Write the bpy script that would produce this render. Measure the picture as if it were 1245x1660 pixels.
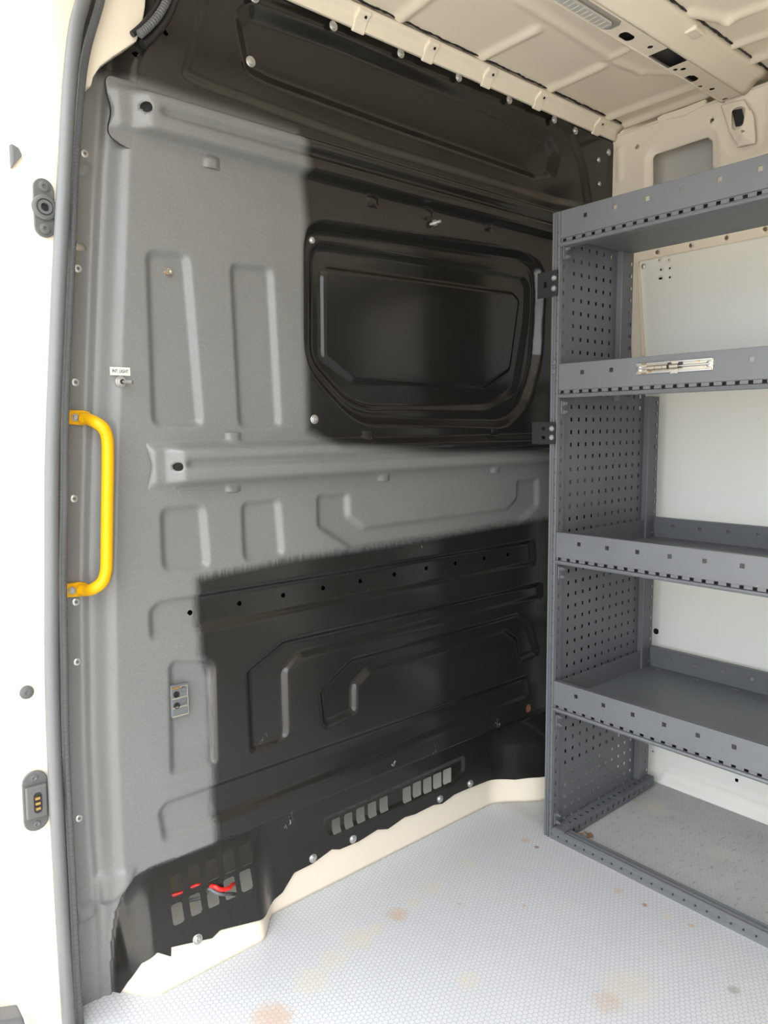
import bpy, bmesh, math, random
import numpy as np
from mathutils import Vector, Matrix

random.seed(4); RNG = np.random.default_rng(4)
for o in list(bpy.data.objects): bpy.data.objects.remove(o)
SC = bpy.context.scene
COL = SC.collection

# ------------------------------------------------------------------ camera, world, exposure
IW, IH, FPX = 1245.0, 1660.0, 1189.9
YAW, PIT, ROL = math.radians(49.670), math.radians(-6.507), math.radians(-0.633)
CAM = np.array([0.0, 0.0, 1.0])
_f = np.array([math.cos(YAW)*math.cos(PIT), math.sin(YAW)*math.cos(PIT), math.sin(PIT)])
_r = np.cross(_f, [0, 0, 1.0]); _r /= np.linalg.norm(_r); _u = np.cross(_r, _f)
CR = _r*math.cos(ROL)+_u*math.sin(ROL); CU = -_r*math.sin(ROL)+_u*math.cos(ROL)
cam = bpy.data.cameras.new('camera'); camo = bpy.data.objects.new('camera', cam); COL.objects.link(camo)
camo.matrix_world = Matrix(((CR[0], CU[0], -_f[0], CAM[0]), (CR[1], CU[1], -_f[1], CAM[1]), (CR[2], CU[2], -_f[2], CAM[2]), (0, 0, 0, 1)))
cam.sensor_fit = 'HORIZONTAL'; cam.sensor_width = 36.0; cam.lens = 36.0*FPX/IW
cam.clip_start = 0.01
SC.camera = camo

world = bpy.data.worlds.new('sky'); SC.world = world; world.use_nodes = True
bg = world.node_tree.nodes['Background']
bg.inputs['Color'].default_value = (0.93, 0.97, 1.0, 1)
# overcast sky: zenith three times as bright as the horizon, all the way round
_nt = world.node_tree; _g = _nt.nodes.new('ShaderNodeTexCoord'); _s = _nt.nodes.new('ShaderNodeSeparateXYZ'); _m = _nt.nodes.new('ShaderNodeMath')
_nt.links.new(_g.outputs['Generated'], _s.inputs[0]); _c = _nt.nodes.new('ShaderNodeClamp'); _nt.links.new(_s.outputs[2], _c.inputs[0])
_m.operation = 'MULTIPLY_ADD'; _nt.links.new(_c.outputs[0], _m.inputs[0]); _m.inputs[1].default_value = 2.3; _m.inputs[2].default_value = 1.45
_nt.links.new(_m.outputs[0], bg.inputs['Strength'])
SC.view_settings.view_transform = 'Standard'; SC.view_settings.look = 'None'
SC.view_settings.gamma = 1.0; SC.view_settings.use_curve_mapping = False
SC.view_settings.exposure = 1.22

# ------------------------------------------------------------------ pixel -> place helpers
def ray(px, py): return CR*(px-IW/2)/FPX - CU*(py-IH/2)/FPX + _f
def P(px, py, ax, v):
    d = ray(px, py); return CAM + d*((v-CAM[ax])/d[ax])
YB = 1.232            # bulkhead plane
YF = 1.258            # its edge flange
def PB(px, py, y=YB):
    p = P(px, py, 1, y); return (float(p[0]), float(p[2]))
def polyB(pts, y=YB): return [PB(a, b, y) for a, b in pts]

# ------------------------------------------------------------------ materials
MATS = {}
def nodes_of(name):
    m = bpy.data.materials.new(name); m.use_nodes = True; nt = m.node_tree
    return m, nt, nt.nodes['Principled BSDF']
def N(nt, t, **kw):
    n = nt.nodes.new(t)
    for k, v in kw.items():
        if k.startswith('i_'):
            key = k[2:]; key = int(key) if key.isdigit() else key
            n.inputs[key].default_value = v
        else: setattr(n, k, v)
    return n
def mathn(nt, op, a, b=None, c=None, clamp=False):
    n = nt.nodes.new('ShaderNodeMath'); n.operation = op; n.use_clamp = clamp
    for i, v in enumerate((a, b, c)):
        if v is None: continue
        if hasattr(v, 'is_linked'): nt.links.new(v, n.inputs[i])
        else: n.inputs[i].default_value = v
    return n.outputs[0]
def mixc(nt, fac, a, b):
    n = nt.nodes.new('ShaderNodeMix'); n.data_type = 'RGBA'
    for s, v in ((n.inputs[0], fac), (n.inputs[6], a), (n.inputs[7], b)):
        if hasattr(v, 'is_linked'): nt.links.new(v, s)
        else: s.default_value = v if not isinstance(v, tuple) or len(v) == 4 else (*v, 1)
    return n.outputs[2]
def ramp(nt, v, lo, hi):
    n = nt.nodes.new('ShaderNodeMapRange'); n.clamp = True; n.interpolation_type = 'SMOOTHSTEP'
    nt.links.new(v, n.inputs[0]); n.inputs[1].default_value = lo; n.inputs[2].default_value = hi
    return n.outputs[0]
def noise(nt, coord, scale, detail=3, rough=.55):
    n = N(nt, 'ShaderNodeTexNoise', i_Scale=scale, i_Detail=detail, i_Roughness=rough)
    if coord is not None: nt.links.new(coord, n.inputs['Vector'])
    return n.outputs['Fac']
def stretch(nt, coord, s):
    n = N(nt, 'ShaderNodeMapping'); nt.links.new(coord, n.inputs['Vector']); n.inputs['Scale'].default_value = s
    return n.outputs['Vector']

def paint(name, col, rough=.4, metallic=0.0, var=.06, bump=0.0, bscale=900, spec=.5, wear=None, wscale=60, wthr=.74, coat=0):
    if name in MATS: return MATS[name]
    m, nt, b = nodes_of(name)
    tc = N(nt, 'ShaderNodeTexCoord').outputs['Object']
    n1 = noise(nt, tc, 6, 4)
    c = mixc(nt, n1, tuple(x*(1-var) for x in col), tuple(min(1, x*(1+var)) for x in col))
    if wear:
        w = ramp(nt, noise(nt, tc, wscale, 5, .6), wthr, wthr+.03)
        c = mixc(nt, w, c, wear)
    nt.links.new(c, b.inputs['Base Color'])
    r = mathn(nt, 'MULTIPLY_ADD', noise(nt, tc, 14, 4), .12, rough-.06)
    nt.links.new(r, b.inputs['Roughness'])
    b.inputs['Metallic'].default_value = metallic; b.inputs['Specular IOR Level'].default_value = spec
    if coat: b.inputs['Coat Weight'].default_value = coat; b.inputs['Coat Roughness'].default_value = .1
    if bump:
        bn = N(nt, 'ShaderNodeBump', i_Strength=bump, i_Distance=.0006)
        nt.links.new(noise(nt, tc, bscale, 2), bn.inputs['Height']); nt.links.new(bn.outputs[0], b.inputs['Normal'])
    MATS[name] = m; return m

def black_paint():
    """black coat: dry and dusty where never treated, glossy where wiped with dressing; up top the dark gloss paints shade in (attribute 'dressed')"""
    m, nt, b = nodes_of('black_bulkhead_paint')
    tc = N(nt, 'ShaderNodeTexCoord').outputs['Object']
    at = N(nt, 'ShaderNodeAttribute', attribute_name='dressed_or_shaded').outputs['Fac']
    comb = noise(nt, stretch(nt, tc, (260, 260, 22)), 1.0, 3, .6)
    sz = N(nt, 'ShaderNodeSeparateXYZ'); nt.links.new(tc, sz.inputs[0])
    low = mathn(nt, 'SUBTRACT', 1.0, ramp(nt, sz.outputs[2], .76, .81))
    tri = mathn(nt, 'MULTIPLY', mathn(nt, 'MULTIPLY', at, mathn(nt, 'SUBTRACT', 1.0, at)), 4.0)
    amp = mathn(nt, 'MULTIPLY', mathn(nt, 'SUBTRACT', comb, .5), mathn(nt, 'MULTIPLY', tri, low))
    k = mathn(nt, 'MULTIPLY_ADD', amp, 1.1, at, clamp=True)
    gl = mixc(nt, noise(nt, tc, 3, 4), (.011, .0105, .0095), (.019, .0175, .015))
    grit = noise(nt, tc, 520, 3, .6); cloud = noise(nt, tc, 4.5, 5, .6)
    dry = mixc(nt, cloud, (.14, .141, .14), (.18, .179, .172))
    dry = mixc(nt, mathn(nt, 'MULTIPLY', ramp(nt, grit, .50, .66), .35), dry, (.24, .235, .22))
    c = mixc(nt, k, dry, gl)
    v = noise(nt, tc, 85, 6, .72); big = noise(nt, tc, 3.2, 2)
    scr = mathn(nt, 'MULTIPLY', ramp(nt, v, .725, .75), ramp(nt, big, .5, .62))
    c = mixc(nt, mathn(nt, 'MULTIPLY', scr, .7), c, (.5, .49, .45))
    # scraped patches and a rusty corner on the hem
    fn = noise(nt, stretch(nt, tc, (60, 60, 25)), 3.0, 6, .8)
    for (a_, b_, rad, lo, col) in ((852, 1147, .020, .30, (.30, .13, .07)), (800, 1172, .05, .56, (.5, .48, .44)), (700, 1212, .03, .56, (.5, .48, .44)), (633, 1236, .020, .50, (.55, .54, .5)), (468, 1330, .05, .57, (.5, .49, .45)),
                                  (286, 790, .030, .57, (.5, .48, .42)), (500, 388, .02, .50, (.45, .43, .38)), (852, 440, .03, .50, (.4, .34, .26)), (685, 885, .02, .56, (.55, .54, .5)), (590, 930, .14, .64, (.5, .48, .44)), (430, 1200, .05, .58, (.6, .58, .52))):
        x_, z_ = PB(a_, b_)
        dn = N(nt, 'ShaderNodeVectorMath', operation='DISTANCE'); nt.links.new(tc, dn.inputs[0]); dn.inputs[1].default_value = (x_, YB-.006, z_)
        f = mathn(nt, 'MULTIPLY', mathn(nt, 'SUBTRACT', 1.0, ramp(nt, dn.outputs['Value'], rad*.3, rad)), fn)
        c = mixc(nt, mathn(nt, 'MULTIPLY', ramp(nt, f, lo, lo+.08), .7), c, col)
    nt.links.new(c, b.inputs['Base Color'])
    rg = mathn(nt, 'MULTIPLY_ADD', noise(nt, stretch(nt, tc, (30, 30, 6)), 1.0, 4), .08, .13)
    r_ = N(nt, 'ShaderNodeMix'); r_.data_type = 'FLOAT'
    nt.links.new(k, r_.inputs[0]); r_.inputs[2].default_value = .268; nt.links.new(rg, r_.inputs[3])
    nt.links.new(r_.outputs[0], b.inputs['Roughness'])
    b.inputs['Specular IOR Level'].default_value = .5
    bn = N(nt, 'ShaderNodeBump', i_Strength=.08, i_Distance=.0005)
    nt.links.new(noise(nt, tc, 700, 2), bn.inputs['Height']); nt.links.new(bn.outputs[0], b.inputs['Normal'])
    MATS['black'] = m; return m

def hex_floor():
    m, nt, b = nodes_of('hex_vinyl_floor')
    tc = N(nt, 'ShaderNodeTexCoord').outputs['Object']
    sp = N(nt, 'ShaderNodeSeparateXYZ'); nt.links.new(tc, sp.inputs[0])
    S = 1/.0098
    px = mathn(nt, 'MULTIPLY_ADD', sp.outputs[1], S, 400.0); py = mathn(nt, 'MULTIPLY_ADD', sp.outputs[0], S, 400.0)
    def cell(ox, oy):
        ax = mathn(nt, 'SUBTRACT', mathn(nt, 'MODULO', mathn(nt, 'SUBTRACT', px, ox), 1.0), .5)
        ay = mathn(nt, 'SUBTRACT', mathn(nt, 'MODULO', mathn(nt, 'SUBTRACT', py, oy), 1.7320508), .8660254)
        ax = mathn(nt, 'ABSOLUTE', ax); ay = mathn(nt, 'ABSOLUTE', ay)
        return mathn(nt, 'MAXIMUM', ax, mathn(nt, 'ADD', mathn(nt, 'MULTIPLY', ax, .5), mathn(nt, 'MULTIPLY', ay, .8660254)))
    h = mathn(nt, 'MINIMUM', cell(0, 0), cell(.5, .8660254))
    edge = ramp(nt, h, .405, .465)
    n1 = noise(nt, tc, 5, 4); n2 = noise(nt, tc, 40, 5, .65)
    base = mixc(nt, n1, (.47, .478, .507), (.55, .55, .55))
    base = mixc(nt, mathn(nt, 'MULTIPLY', ramp(nt, n2, .55, .8), .35), base, (.40, .39, .37))
    c = mixc(nt, mathn(nt, 'MULTIPLY', edge, .60), base, (.27, .28, .32))
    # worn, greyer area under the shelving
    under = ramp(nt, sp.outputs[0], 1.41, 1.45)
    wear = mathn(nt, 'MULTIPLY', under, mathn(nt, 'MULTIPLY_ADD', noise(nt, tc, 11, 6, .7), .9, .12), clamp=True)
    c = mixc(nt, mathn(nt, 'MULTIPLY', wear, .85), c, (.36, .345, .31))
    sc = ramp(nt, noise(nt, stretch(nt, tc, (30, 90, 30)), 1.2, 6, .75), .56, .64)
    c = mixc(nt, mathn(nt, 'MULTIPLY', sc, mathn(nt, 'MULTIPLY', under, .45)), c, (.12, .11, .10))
    # rust and mud stains
    nz = noise(nt, tc, 55, 8, .9)
    for (a, bb, rad, s, col) in STAINS:
        p = P(a, bb, 2, 0)
        d = N(nt, 'ShaderNodeVectorMath', operation='DISTANCE'); nt.links.new(tc, d.inputs[0]); d.inputs[1].default_value = (p[0], p[1], 0)
        f = mathn(nt, 'SUBTRACT', 1.0, ramp(nt, d.outputs['Value'], 0, rad))
        f = ramp(nt, mathn(nt, 'MULTIPLY', f, nz), .27, .50)
        c = mixc(nt, mathn(nt, 'MULTIPLY', f, s), c, col)
    # faint drag line between two stain points
    nt.links.new(c, b.inputs['Base Color'])
    nt.links.new(mathn(nt, 'MULTIPLY_ADD', n2, .25, .30), b.inputs['Roughness'])
    b.inputs['Specular IOR Level'].default_value = .4
    bn = N(nt, 'ShaderNodeBump', i_Strength=.35, i_Distance=.0006); bn.invert = True
    nt.links.new(edge, bn.inputs['Height']); nt.links.new(bn.outputs[0], b.inputs['Normal'])
    return m
RUST = (.46, .28, .14); MUD = (.56, .48, .36)
STAINS = [(a, b_, r, .55*s_, c) for a, b_, r, s_, c in [(645, 1482, .06, .9, RUST), (580, 1522, .09, .9, MUD), (610, 1505, .06, .7, MUD), (700, 1440, .07, .7, MUD), (670, 1462, .05, .7, MUD), (440, 1650, .10, 1, RUST), (505, 1590, .10, .7, MUD),
          (540, 1555, .08, .7, MUD), (760, 1400, .06, .6, MUD), (1020, 1600, .13, .7, MUD), (985, 1625, .08, .6, RUST), (870, 1373, .016, 1.4, (.2, .1, .05)), (1045, 1467, .016, 1.4, (.3, .13, .05)),
          (852, 1362, .03, 1, RUST), (1002, 1444, .03, .9, RUST), (1120, 1500, .02, 1, RUST), (760, 1590, .06, .7, MUD), (1190, 1605, .03, .9, (.2, .14, .09)), (1080, 1485, .03, .8, MUD),
          (745, 1465, .015, 1, RUST), (850, 1468, .013, 1, RUST), (1060, 1310, .10, .9, MUD), (1170, 1385, .09, .6, MUD), (1030, 1297, .02, 1, RUST)]]

# ------------------------------------------------------------------ mesh helpers
def mesh_obj(name, verts, faces, mat, parent=None, smooth=False, loc=None):
    me = bpy.data.meshes.new(name); me.from_pydata([tuple(map(float, v)) for v in verts], [], [tuple(f) for f in faces]); me.update()
    if smooth:
        for p in me.polygons: p.use_smooth = True
    return link(name, me, mat, parent, loc)
def link(name, me, mat, parent=None, loc=None):
    if mat is not None and not me.materials: me.materials.append(mat)
    o = bpy.data.objects.new(name, me); COL.objects.link(o)
    if loc is not None: o.location = loc
    if parent is not None: o.parent = parent
    return o
def tag(o, label=None, cat=None, group=None, kind=None):
    if label: o['label'] = label
    if cat: o['category'] = cat
    if group: o['group'] = group
    if kind: o['kind'] = kind
    return o
def empty(name, loc, label, cat, group=None):
    o = bpy.data.objects.new(name, None); COL.objects.link(o); o.location = loc
    o.empty_display_size = .05
    return tag(o, label, cat, group)
class MB:
    def __init__(s): s.v = []; s.f = []
    def add(s, vs, fs):
        n = len(s.v); s.v += [tuple(map(float, v)) for v in vs]; s.f += [tuple(i+n for i in f) for f in fs]; return s
    def box(s, a, b):
        x0, y0, z0 = a; x1, y1, z1 = b
        return s.add([(x0,y0,z0),(x1,y0,z0),(x1,y1,z0),(x0,y1,z0),(x0,y0,z1),(x1,y0,z1),(x1,y1,z1),(x0,y1,z1)],
                     [(3,2,1,0),(4,5,6,7),(0,1,5,4),(1,2,6,5),(2,3,7,6),(3,0,4,7)])
    def tube(s, pts, rad, n=10, caps=True, flat=None):
        pts = [np.array(p, float) for p in pts]; rads = rad if isinstance(rad, (list, tuple)) else [rad]*len(pts)
        vs = []; fs = []; up = np.array([.31, .22, .92])
        for i, p in enumerate(pts):
            t = pts[min(i+1, len(pts)-1)]-pts[max(i-1, 0)]; t /= np.linalg.norm(t)
            a = up - t*(up@t); a /= np.linalg.norm(a); up = a; b = np.cross(t, a)
            for k in range(n):
                w = 2*math.pi*k/n; vs.append(p + (a*math.cos(w)+b*math.sin(w))*rads[i])
        for i in range(len(pts)-1):
            for k in range(n): fs.append((i*n+k, i*n+(k+1)%n, (i+1)*n+(k+1)%n, (i+1)*n+k))
        if caps: fs.append(tuple(range(n))[::-1]); fs.append(tuple((len(pts)-1)*n+k for k in range(n)))
        return s.add(vs, fs)
    def lathe(s, O, A, prof, n=16):
        """prof: list of (radius, height along A)"""
        A = np.array(A, float); A /= np.linalg.norm(A); t = np.array([0, 0, 1.0]) if abs(A[2]) < .9 else np.array([1.0, 0, 0])
        a = np.cross(A, t); a /= np.linalg.norm(a); b = np.cross(A, a); O = np.array(O, float)
        vs = []; fs = []
        for r, h in prof:
            for k in range(n):
                w = 2*math.pi*k/n; vs.append(O + A*h + (a*math.cos(w)+b*math.sin(w))*r)
        for i in range(len(prof)-1):
            for k in range(n): fs.append((i*n+k, i*n+(k+1)%n, (i+1)*n+(k+1)%n, (i+1)*n+k))
        fs.append(tuple(range(n))[::-1]); fs.append(tuple((len(prof)-1)*n+k for k in range(n)))
        return s.add(vs, fs)
    def prism(s, poly, O, U, V, W):
        """polygon in (u,v) pushed along W"""
        O, U, V, W = (np.array(q, float) for q in (O, U, V, W)); n = len(poly)
        vs = [O+U*a+V*b for a, b in poly]; vs += [v+W for v in vs]
        fs = [tuple(range(n))[::-1], tuple(range(n, 2*n))]+[(i, (i+1) % n, n+(i+1) % n, n+i) for i in range(n)]
        return s.add(vs, fs)
    def build(s, name, mat, parent=None, smooth=False, bevel=0, auto=False):
        o = mesh_obj(name, s.v, s.f, mat, parent, smooth)
        bm = bmesh.new(); bm.from_mesh(o.data); bmesh.ops.recalc_face_normals(bm, faces=bm.faces); bm.to_mesh(o.data); bm.free()
        if bevel:
            md = o.modifiers.new('bevel', 'BEVEL'); md.width = bevel; md.segments = 2; md.limit_method = 'ANGLE'; md.angle_limit = math.radians(40)
        if smooth or auto:
            try: o.data.set_sharp_from_angle(angle=math.radians(38))
            except Exception: pass
            for p in o.data.polygons: p.use_smooth = True
        return o
def solid(o, t, off=0):
    md = o.modifiers.new('thickness', 'SOLIDIFY'); md.thickness = t; md.offset = off; return o

def sdf_poly(X, Z, poly):
    """signed distance to a polygon, negative inside"""
    d = np.full(X.shape, 1e9); ins = np.zeros(X.shape, bool); n = len(poly)
    for i in range(n):
        ax, az = poly[i]; bx, bz = poly[(i+1) % n]
        ex, ez = bx-ax, bz-az; L = ex*ex+ez*ez+1e-12
        t = np.clip(((X-ax)*ex+(Z-az)*ez)/L, 0, 1)
        d = np.minimum(d, (X-ax-t*ex)**2+(Z-az-t*ez)**2)
        c = ((az > Z) != (bz > Z)); 
        with np.errstate(divide='ignore', invalid='ignore'):
            xi = (bx-ax)*(Z-az)/(bz-az if bz != az else 1e-12)+ax
        ins ^= (c & (X < xi))
    return np.where(ins, -np.sqrt(d), np.sqrt(d))
def sst(t): t = np.clip(t, 0, 1); return t*t*(3-2*t)
def round_poly(poly, r, n=4):
    out = []; m_ = len(poly); pp = [np.array(p, float) for p in poly]
    for i in range(m_):
        a, b, c = pp[i-1], pp[i], pp[(i+1) % m_]
        la, lc = np.linalg.norm(a-b), np.linalg.norm(c-b); t = min(r, .42*la, .42*lc)
        p0 = b+(a-b)/max(la, 1e-9)*t; p2 = b+(c-b)/max(lc, 1e-9)*t
        for k in range(n+1):
            u = k/n; out.append(tuple((1-u)**2*p0+2*u*(1-u)*b+u*u*p2))
    return out
def emboss(D, X, Z, poly, depth, w=.012, grow=0.0, r=.008):
    s = sdf_poly(X, Z, round_poly(poly, r))-grow
    t = np.clip((w/2-s)/w, 0, 1)
    D += depth*(.75*t+.25*sst(t))
def seg_bead(D, X, Z, a, b, r, depth):
    ex, ez = b[0]-a[0], b[1]-a[1]; L = ex*ex+ez*ez+1e-12
    t = np.clip(((X-a[0])*ex+(Z-a[1])*ez)/L, 0, 1)
    d = np.sqrt((X-a[0]-t*ex)**2+(Z-a[1]-t*ez)**2)
    D += depth*sst((r-d)/r)
def blur(D, k=1):
    for _ in range(k):
        E_ = np.pad(D, 1, mode='edge'); D = (E_[:-2, 1:-1]+2*E_[1:-1, 1:-1]+E_[2:, 1:-1])/4
        E_ = np.pad(D, 1, mode='edge'); D = (E_[1:-1, :-2]+2*E_[1:-1, 1:-1]+E_[1:-1, 2:])/4
    return D
def height_sheet(name, X, Z, D, to3d, mat, parent=None, holes=(), keep=None, cell=.0035, smooth=True, attr=None):
    """a pressed sheet: grid (X,Z) with offset D mapped by to3d; holes = signed-distance functions cut cleanly out"""
    X = X.copy(); Z = Z.copy(); nx, nz = X.shape
    kill = np.zeros((nx, nz), bool)
    for h in holes:
        s = h(X, Z); e = 1e-4
        gx = (h(X+e, Z)-h(X-e, Z))/(2*e); gz = (h(X, Z+e)-h(X, Z-e))/(2*e)
        near = np.abs(s) < cell*.62
        X = np.where(near, X-gx*s, X); Z = np.where(near, Z-gz*s, Z)
        kill |= (s < cell*.62)
    V = to3d(X, Z, D).reshape(-1, 3)
    idx = np.arange(nx*nz).reshape(nx, nz)
    F = np.stack([idx[:-1, :-1], idx[1:, :-1], idx[1:, 1:], idx[:-1, 1:]], -1).reshape(-1, 4)
    k = kill.reshape(-1)
    bad = k[F].all(1)
    a = V[F]; area = np.linalg.norm(np.cross(a[:, 2]-a[:, 0], a[:, 3]-a[:, 1]), axis=1)
    bad |= area < 1e-9
    if keep is not None: bad |= ~keep.reshape(-1)[F].any(1)
    F = F[~bad]
    used = np.zeros(len(V), bool); used[F.reshape(-1)] = True
    A_ = attr(X, Z).reshape(-1)[used] if attr is not None else None
    remap = np.cumsum(used)-1; V = V[used]; F = remap[F]
    me = bpy.data.meshes.new(name); me.vertices.add(len(V)); me.vertices.foreach_set('co', V.astype(np.float32).ravel())
    me.loops.add(F.size); me.loops.foreach_set('vertex_index', F.astype(np.int32).ravel())
    me.polygons.add(len(F)); me.polygons.foreach_set('loop_start', np.arange(0, F.size, 4, dtype=np.int32))
    me.update(calc_edges=True); me.validate()
    if smooth: me.polygons.foreach_set('use_smooth', np.ones(len(me.polygons), bool))
    if A_ is not None:
        a_ = me.attributes.new('dressed_or_shaded', 'FLOAT', 'POINT'); a_.data.foreach_set('value', A_.astype(np.float32))
    return link(name, me, mat, parent)
def circ(c, r): return lambda X, Z: np.hypot(X-c[0], Z-c[1])-r
def rrect(c, hx, hz, r=.002, sh=0.0):
    def f(X, Z):
        u = X-c[0]; v = Z-c[1]-sh*u
        qx = np.abs(u)-(hx-r); qz = np.abs(v)-(hz-r)
        return np.hypot(np.maximum(qx, 0), np.maximum(qz, 0))+np.minimum(np.maximum(qx, qz), 0)-r
    return f
def perf_sheet(name, O, U, V, us, vs, hole, mat, parent, thick=.0016):
    """flat sheet with square through-holes; us/vs = sorted cut lines, hole(i,j) says whether the cell is open"""
    O, U, V = (np.array(q, float) for q in (O, U, V))
    vv = [O+U*a+V*b for a in us for b in vs]; m = len(vs)
    ff = [(i*m+j, (i+1)*m+j, (i+1)*m+j+1, i*m+j+1) for i in range(len(us)-1) for j in range(m-1) if not hole(i, j)]
    o = mesh_obj(name, vv, ff, mat, parent); solid(o, thick); return o
def cuts(a, b, first, pitch, w):
    """cut lines with slots of width w: odd cells are slots"""
    out = [a]; p = first
    while p+w/2 < b-.001:
        if p-w/2 > a: out += [p-w/2, p+w/2]
        p += pitch
    return out+[b]

# ------------------------------------------------------------------ materials in use
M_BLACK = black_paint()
M_CREAM = paint('cream_body_paint', (.82, .73, .60), .38, var=.03)
M_RAIL = M_CREAM
M_ROOF = M_CREAM
M_WHITE = paint('white_wall_lining', (.86, .85, .79), .42, var=.03, wear=(.25, .2, .15), wscale=38, wthr=.735)
M_SKIRT = M_CREAM
M_FLOOR = hex_floor()
M_GREY = paint('grey_powder_coat', (.125, .131, .140), .42, var=.16, bump=.12, wear=(.34, .32, .29), wscale=55, wthr=.745)
M_DGREY = M_GREY
M_BRKT = paint('black_bracket_coat', (.018, .018, .019), .4)
M_DECK = M_GREY
M_ZINC = paint('zinc_plated_steel', (.55, .545, .53), .34, metallic=.85, var=.1)
M_WORN = paint('worn_bright_steel', (.52, .48, .40), .36, metallic=.8, var=.15, wear=(.5, .25, .08), wscale=70, wthr=.6)
M_RUST = paint('rusty_steel', (.26, .15, .08), .7, metallic=.2, var=.4)
M_YEL = paint('yellow_enamel', (.70, .36, .001), .42, var=.04, spec=.3)
M_RUB = paint('black_rubber', (.10, .102, .105), .50, var=.15, bump=.2, bscale=300)
M_RUB2 = paint('grey_bulb_rubber', (.125, .127, .13), .45, var=.15, bump=.1, bscale=300)
M_DARK = paint('black_plastic', (.012, .012, .013), .45)
M_GPLA = paint('grey_plastic', (.095, .095, .092), .5)
M_BEZEL = paint('grey_lamp_bezel', (.30, .28, .25), .5)
M_WELL = paint('grey_panel_behind', (.50, .48, .45), .6)
M_RED = paint('red_wire_plastic', (.75, .02, .015), .35)
M_BRASS = paint('brass', (.55, .33, .12), .35, metallic=.9)
M_BEIGE = paint('beige_cabin_trim', (.21, .198, .17), .7)
M_TRIM2 = M_BEIGE
M_LABEL = paint('label_tape', (.60, .60, .555), .5)
M_GROUND = paint('pale_concrete', (.60, .55, .47), .9)
M_SEAM = paint('black_sealer_and_seam_shade', (.01, .01, .01), .6)  # sealer along the roof; on the cross rails it paints seam shade
m, nt, b = nodes_of('frosted_lamp_lens'); b.inputs['Base Color'].default_value = (.62, .60, .55, 1); b.inputs['Roughness'].default_value = .35
b.inputs['Transmission Weight'].default_value = .25; M_LENS = m

def xz_to(y0, sgn=-1):
    return lambda X, Z, D: np.stack([X, y0+sgn*D, Z], -1)

# ------------------------------------------------------------------ ground, floor
o = MB().box((-8, -9, -.72), (9, 9, -.62)).build('ground', M_GROUND); tag(o, kind='structure')
o = MB().box((.30, -1.6, -.03), (2.02, 1.32, 0)).build('floor', M_FLOOR); tag(o, kind='structure', label='pale grey hexagon patterned vinyl load floor with rust stains')

# the rest of the load space, behind and beside the viewer
o = MB().box((1.87, -1.62, -.03), (1.93, .18, 1.84)).build('wall_side', M_WHITE); tag(o, kind='structure')
o = MB().box((.30, -1.66, -.03), (1.93, -1.62, 1.84)).build('wall_back', M_WHITE); tag(o, kind='structure')
o = MB().box((.24, -.36, 1.74), (.42, 1.2, 1.84)).build('wall_header', M_RAIL); tag(o, kind='structure')
o = MB().box((.24, -1.62, -.03), (.30, -.36, 1.84)).build('wall_near', M_WHITE); tag(o, kind='structure')

# ------------------------------------------------------------------ bulkhead (wall_front)
ZC = .218
ARC = polyB([(184, 1650), (184, 1600), (183, 1540), (188, 1480), (198, 1445), (215, 1418), (242, 1403)])
ARCZ = np.array([q[1] for q in ARC]); ARCX = np.array([q[0] for q in ARC])
TOE = ARC+polyB([(454, 1322), (508, 1300), (878, 1149), (1100, 1060), (1100, 1900), (184, 1900)])
def toe(X, Z): return sdf_poly(X, Z, TOE)
def d0(X, Z):
    """lower toe-box shape"""
    b_ = sst((X-np.interp(Z, ARCZ, ARCX))/.065)*(1-sst((X-.675)/.065))
    rz = np.clip((ZC-Z)/ZC, 0, 1.2)
    out = b_*.056*rz
    out = out + .085*sst((X-1.40)/.16)*np.clip((ZC-Z)/.06, 0, 1)
    return out
xl_px = [(167, 0), (150, 60), (136, 145), (127, 270), (121, 420), (113, 656), (109, 820), (107, 935), (109, 1070), (112, 1222), (123, 1440), (131, 1625), (134, 1660)]
xl = sorted((PB(a-9, b, YF)[1], PB(a-9, b, YF)[0]) for a, b in xl_px)
XLz = np.array([q[0] for q in xl]); XLx = np.array([q[1] for q in xl])
def xleft(z): return np.interp(z, XLz, XLx)
def bevel_left(X, Z): return (YF-YB)*(1-sst((X-xleft(Z)-.040)/.045))
def dl(X, Z): return d0(X, Z)-bevel_left(X, Z)
def SB(px, py):
    y = YB
    for _ in range(12):
        p = P(px, py, 1, y); y = .5*y+.5*(YB-float(dl(np.array(p[0]), np.array(p[2]))))
    return (float(p[0]), float(p[2]))
def dressed_or_shaded(X, Z):
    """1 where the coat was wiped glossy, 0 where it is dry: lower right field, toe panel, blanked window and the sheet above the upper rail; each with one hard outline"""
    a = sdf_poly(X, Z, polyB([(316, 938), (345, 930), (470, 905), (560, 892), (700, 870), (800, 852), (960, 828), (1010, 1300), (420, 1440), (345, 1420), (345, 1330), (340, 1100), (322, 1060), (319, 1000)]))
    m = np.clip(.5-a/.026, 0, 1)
    bpoly = polyB([(494, 360), (478, 215), (330, 168), (150, 110), (150, -120), (1100, 180), (1100, 760), (900, 735), (700, 735), (540, 722), (496, 700), (492, 500)])  # above the window this outline paints the upper shade as dark gloss
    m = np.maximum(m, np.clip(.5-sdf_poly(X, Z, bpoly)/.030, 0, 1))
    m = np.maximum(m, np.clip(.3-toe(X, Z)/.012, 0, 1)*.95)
    return sst(m)
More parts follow.
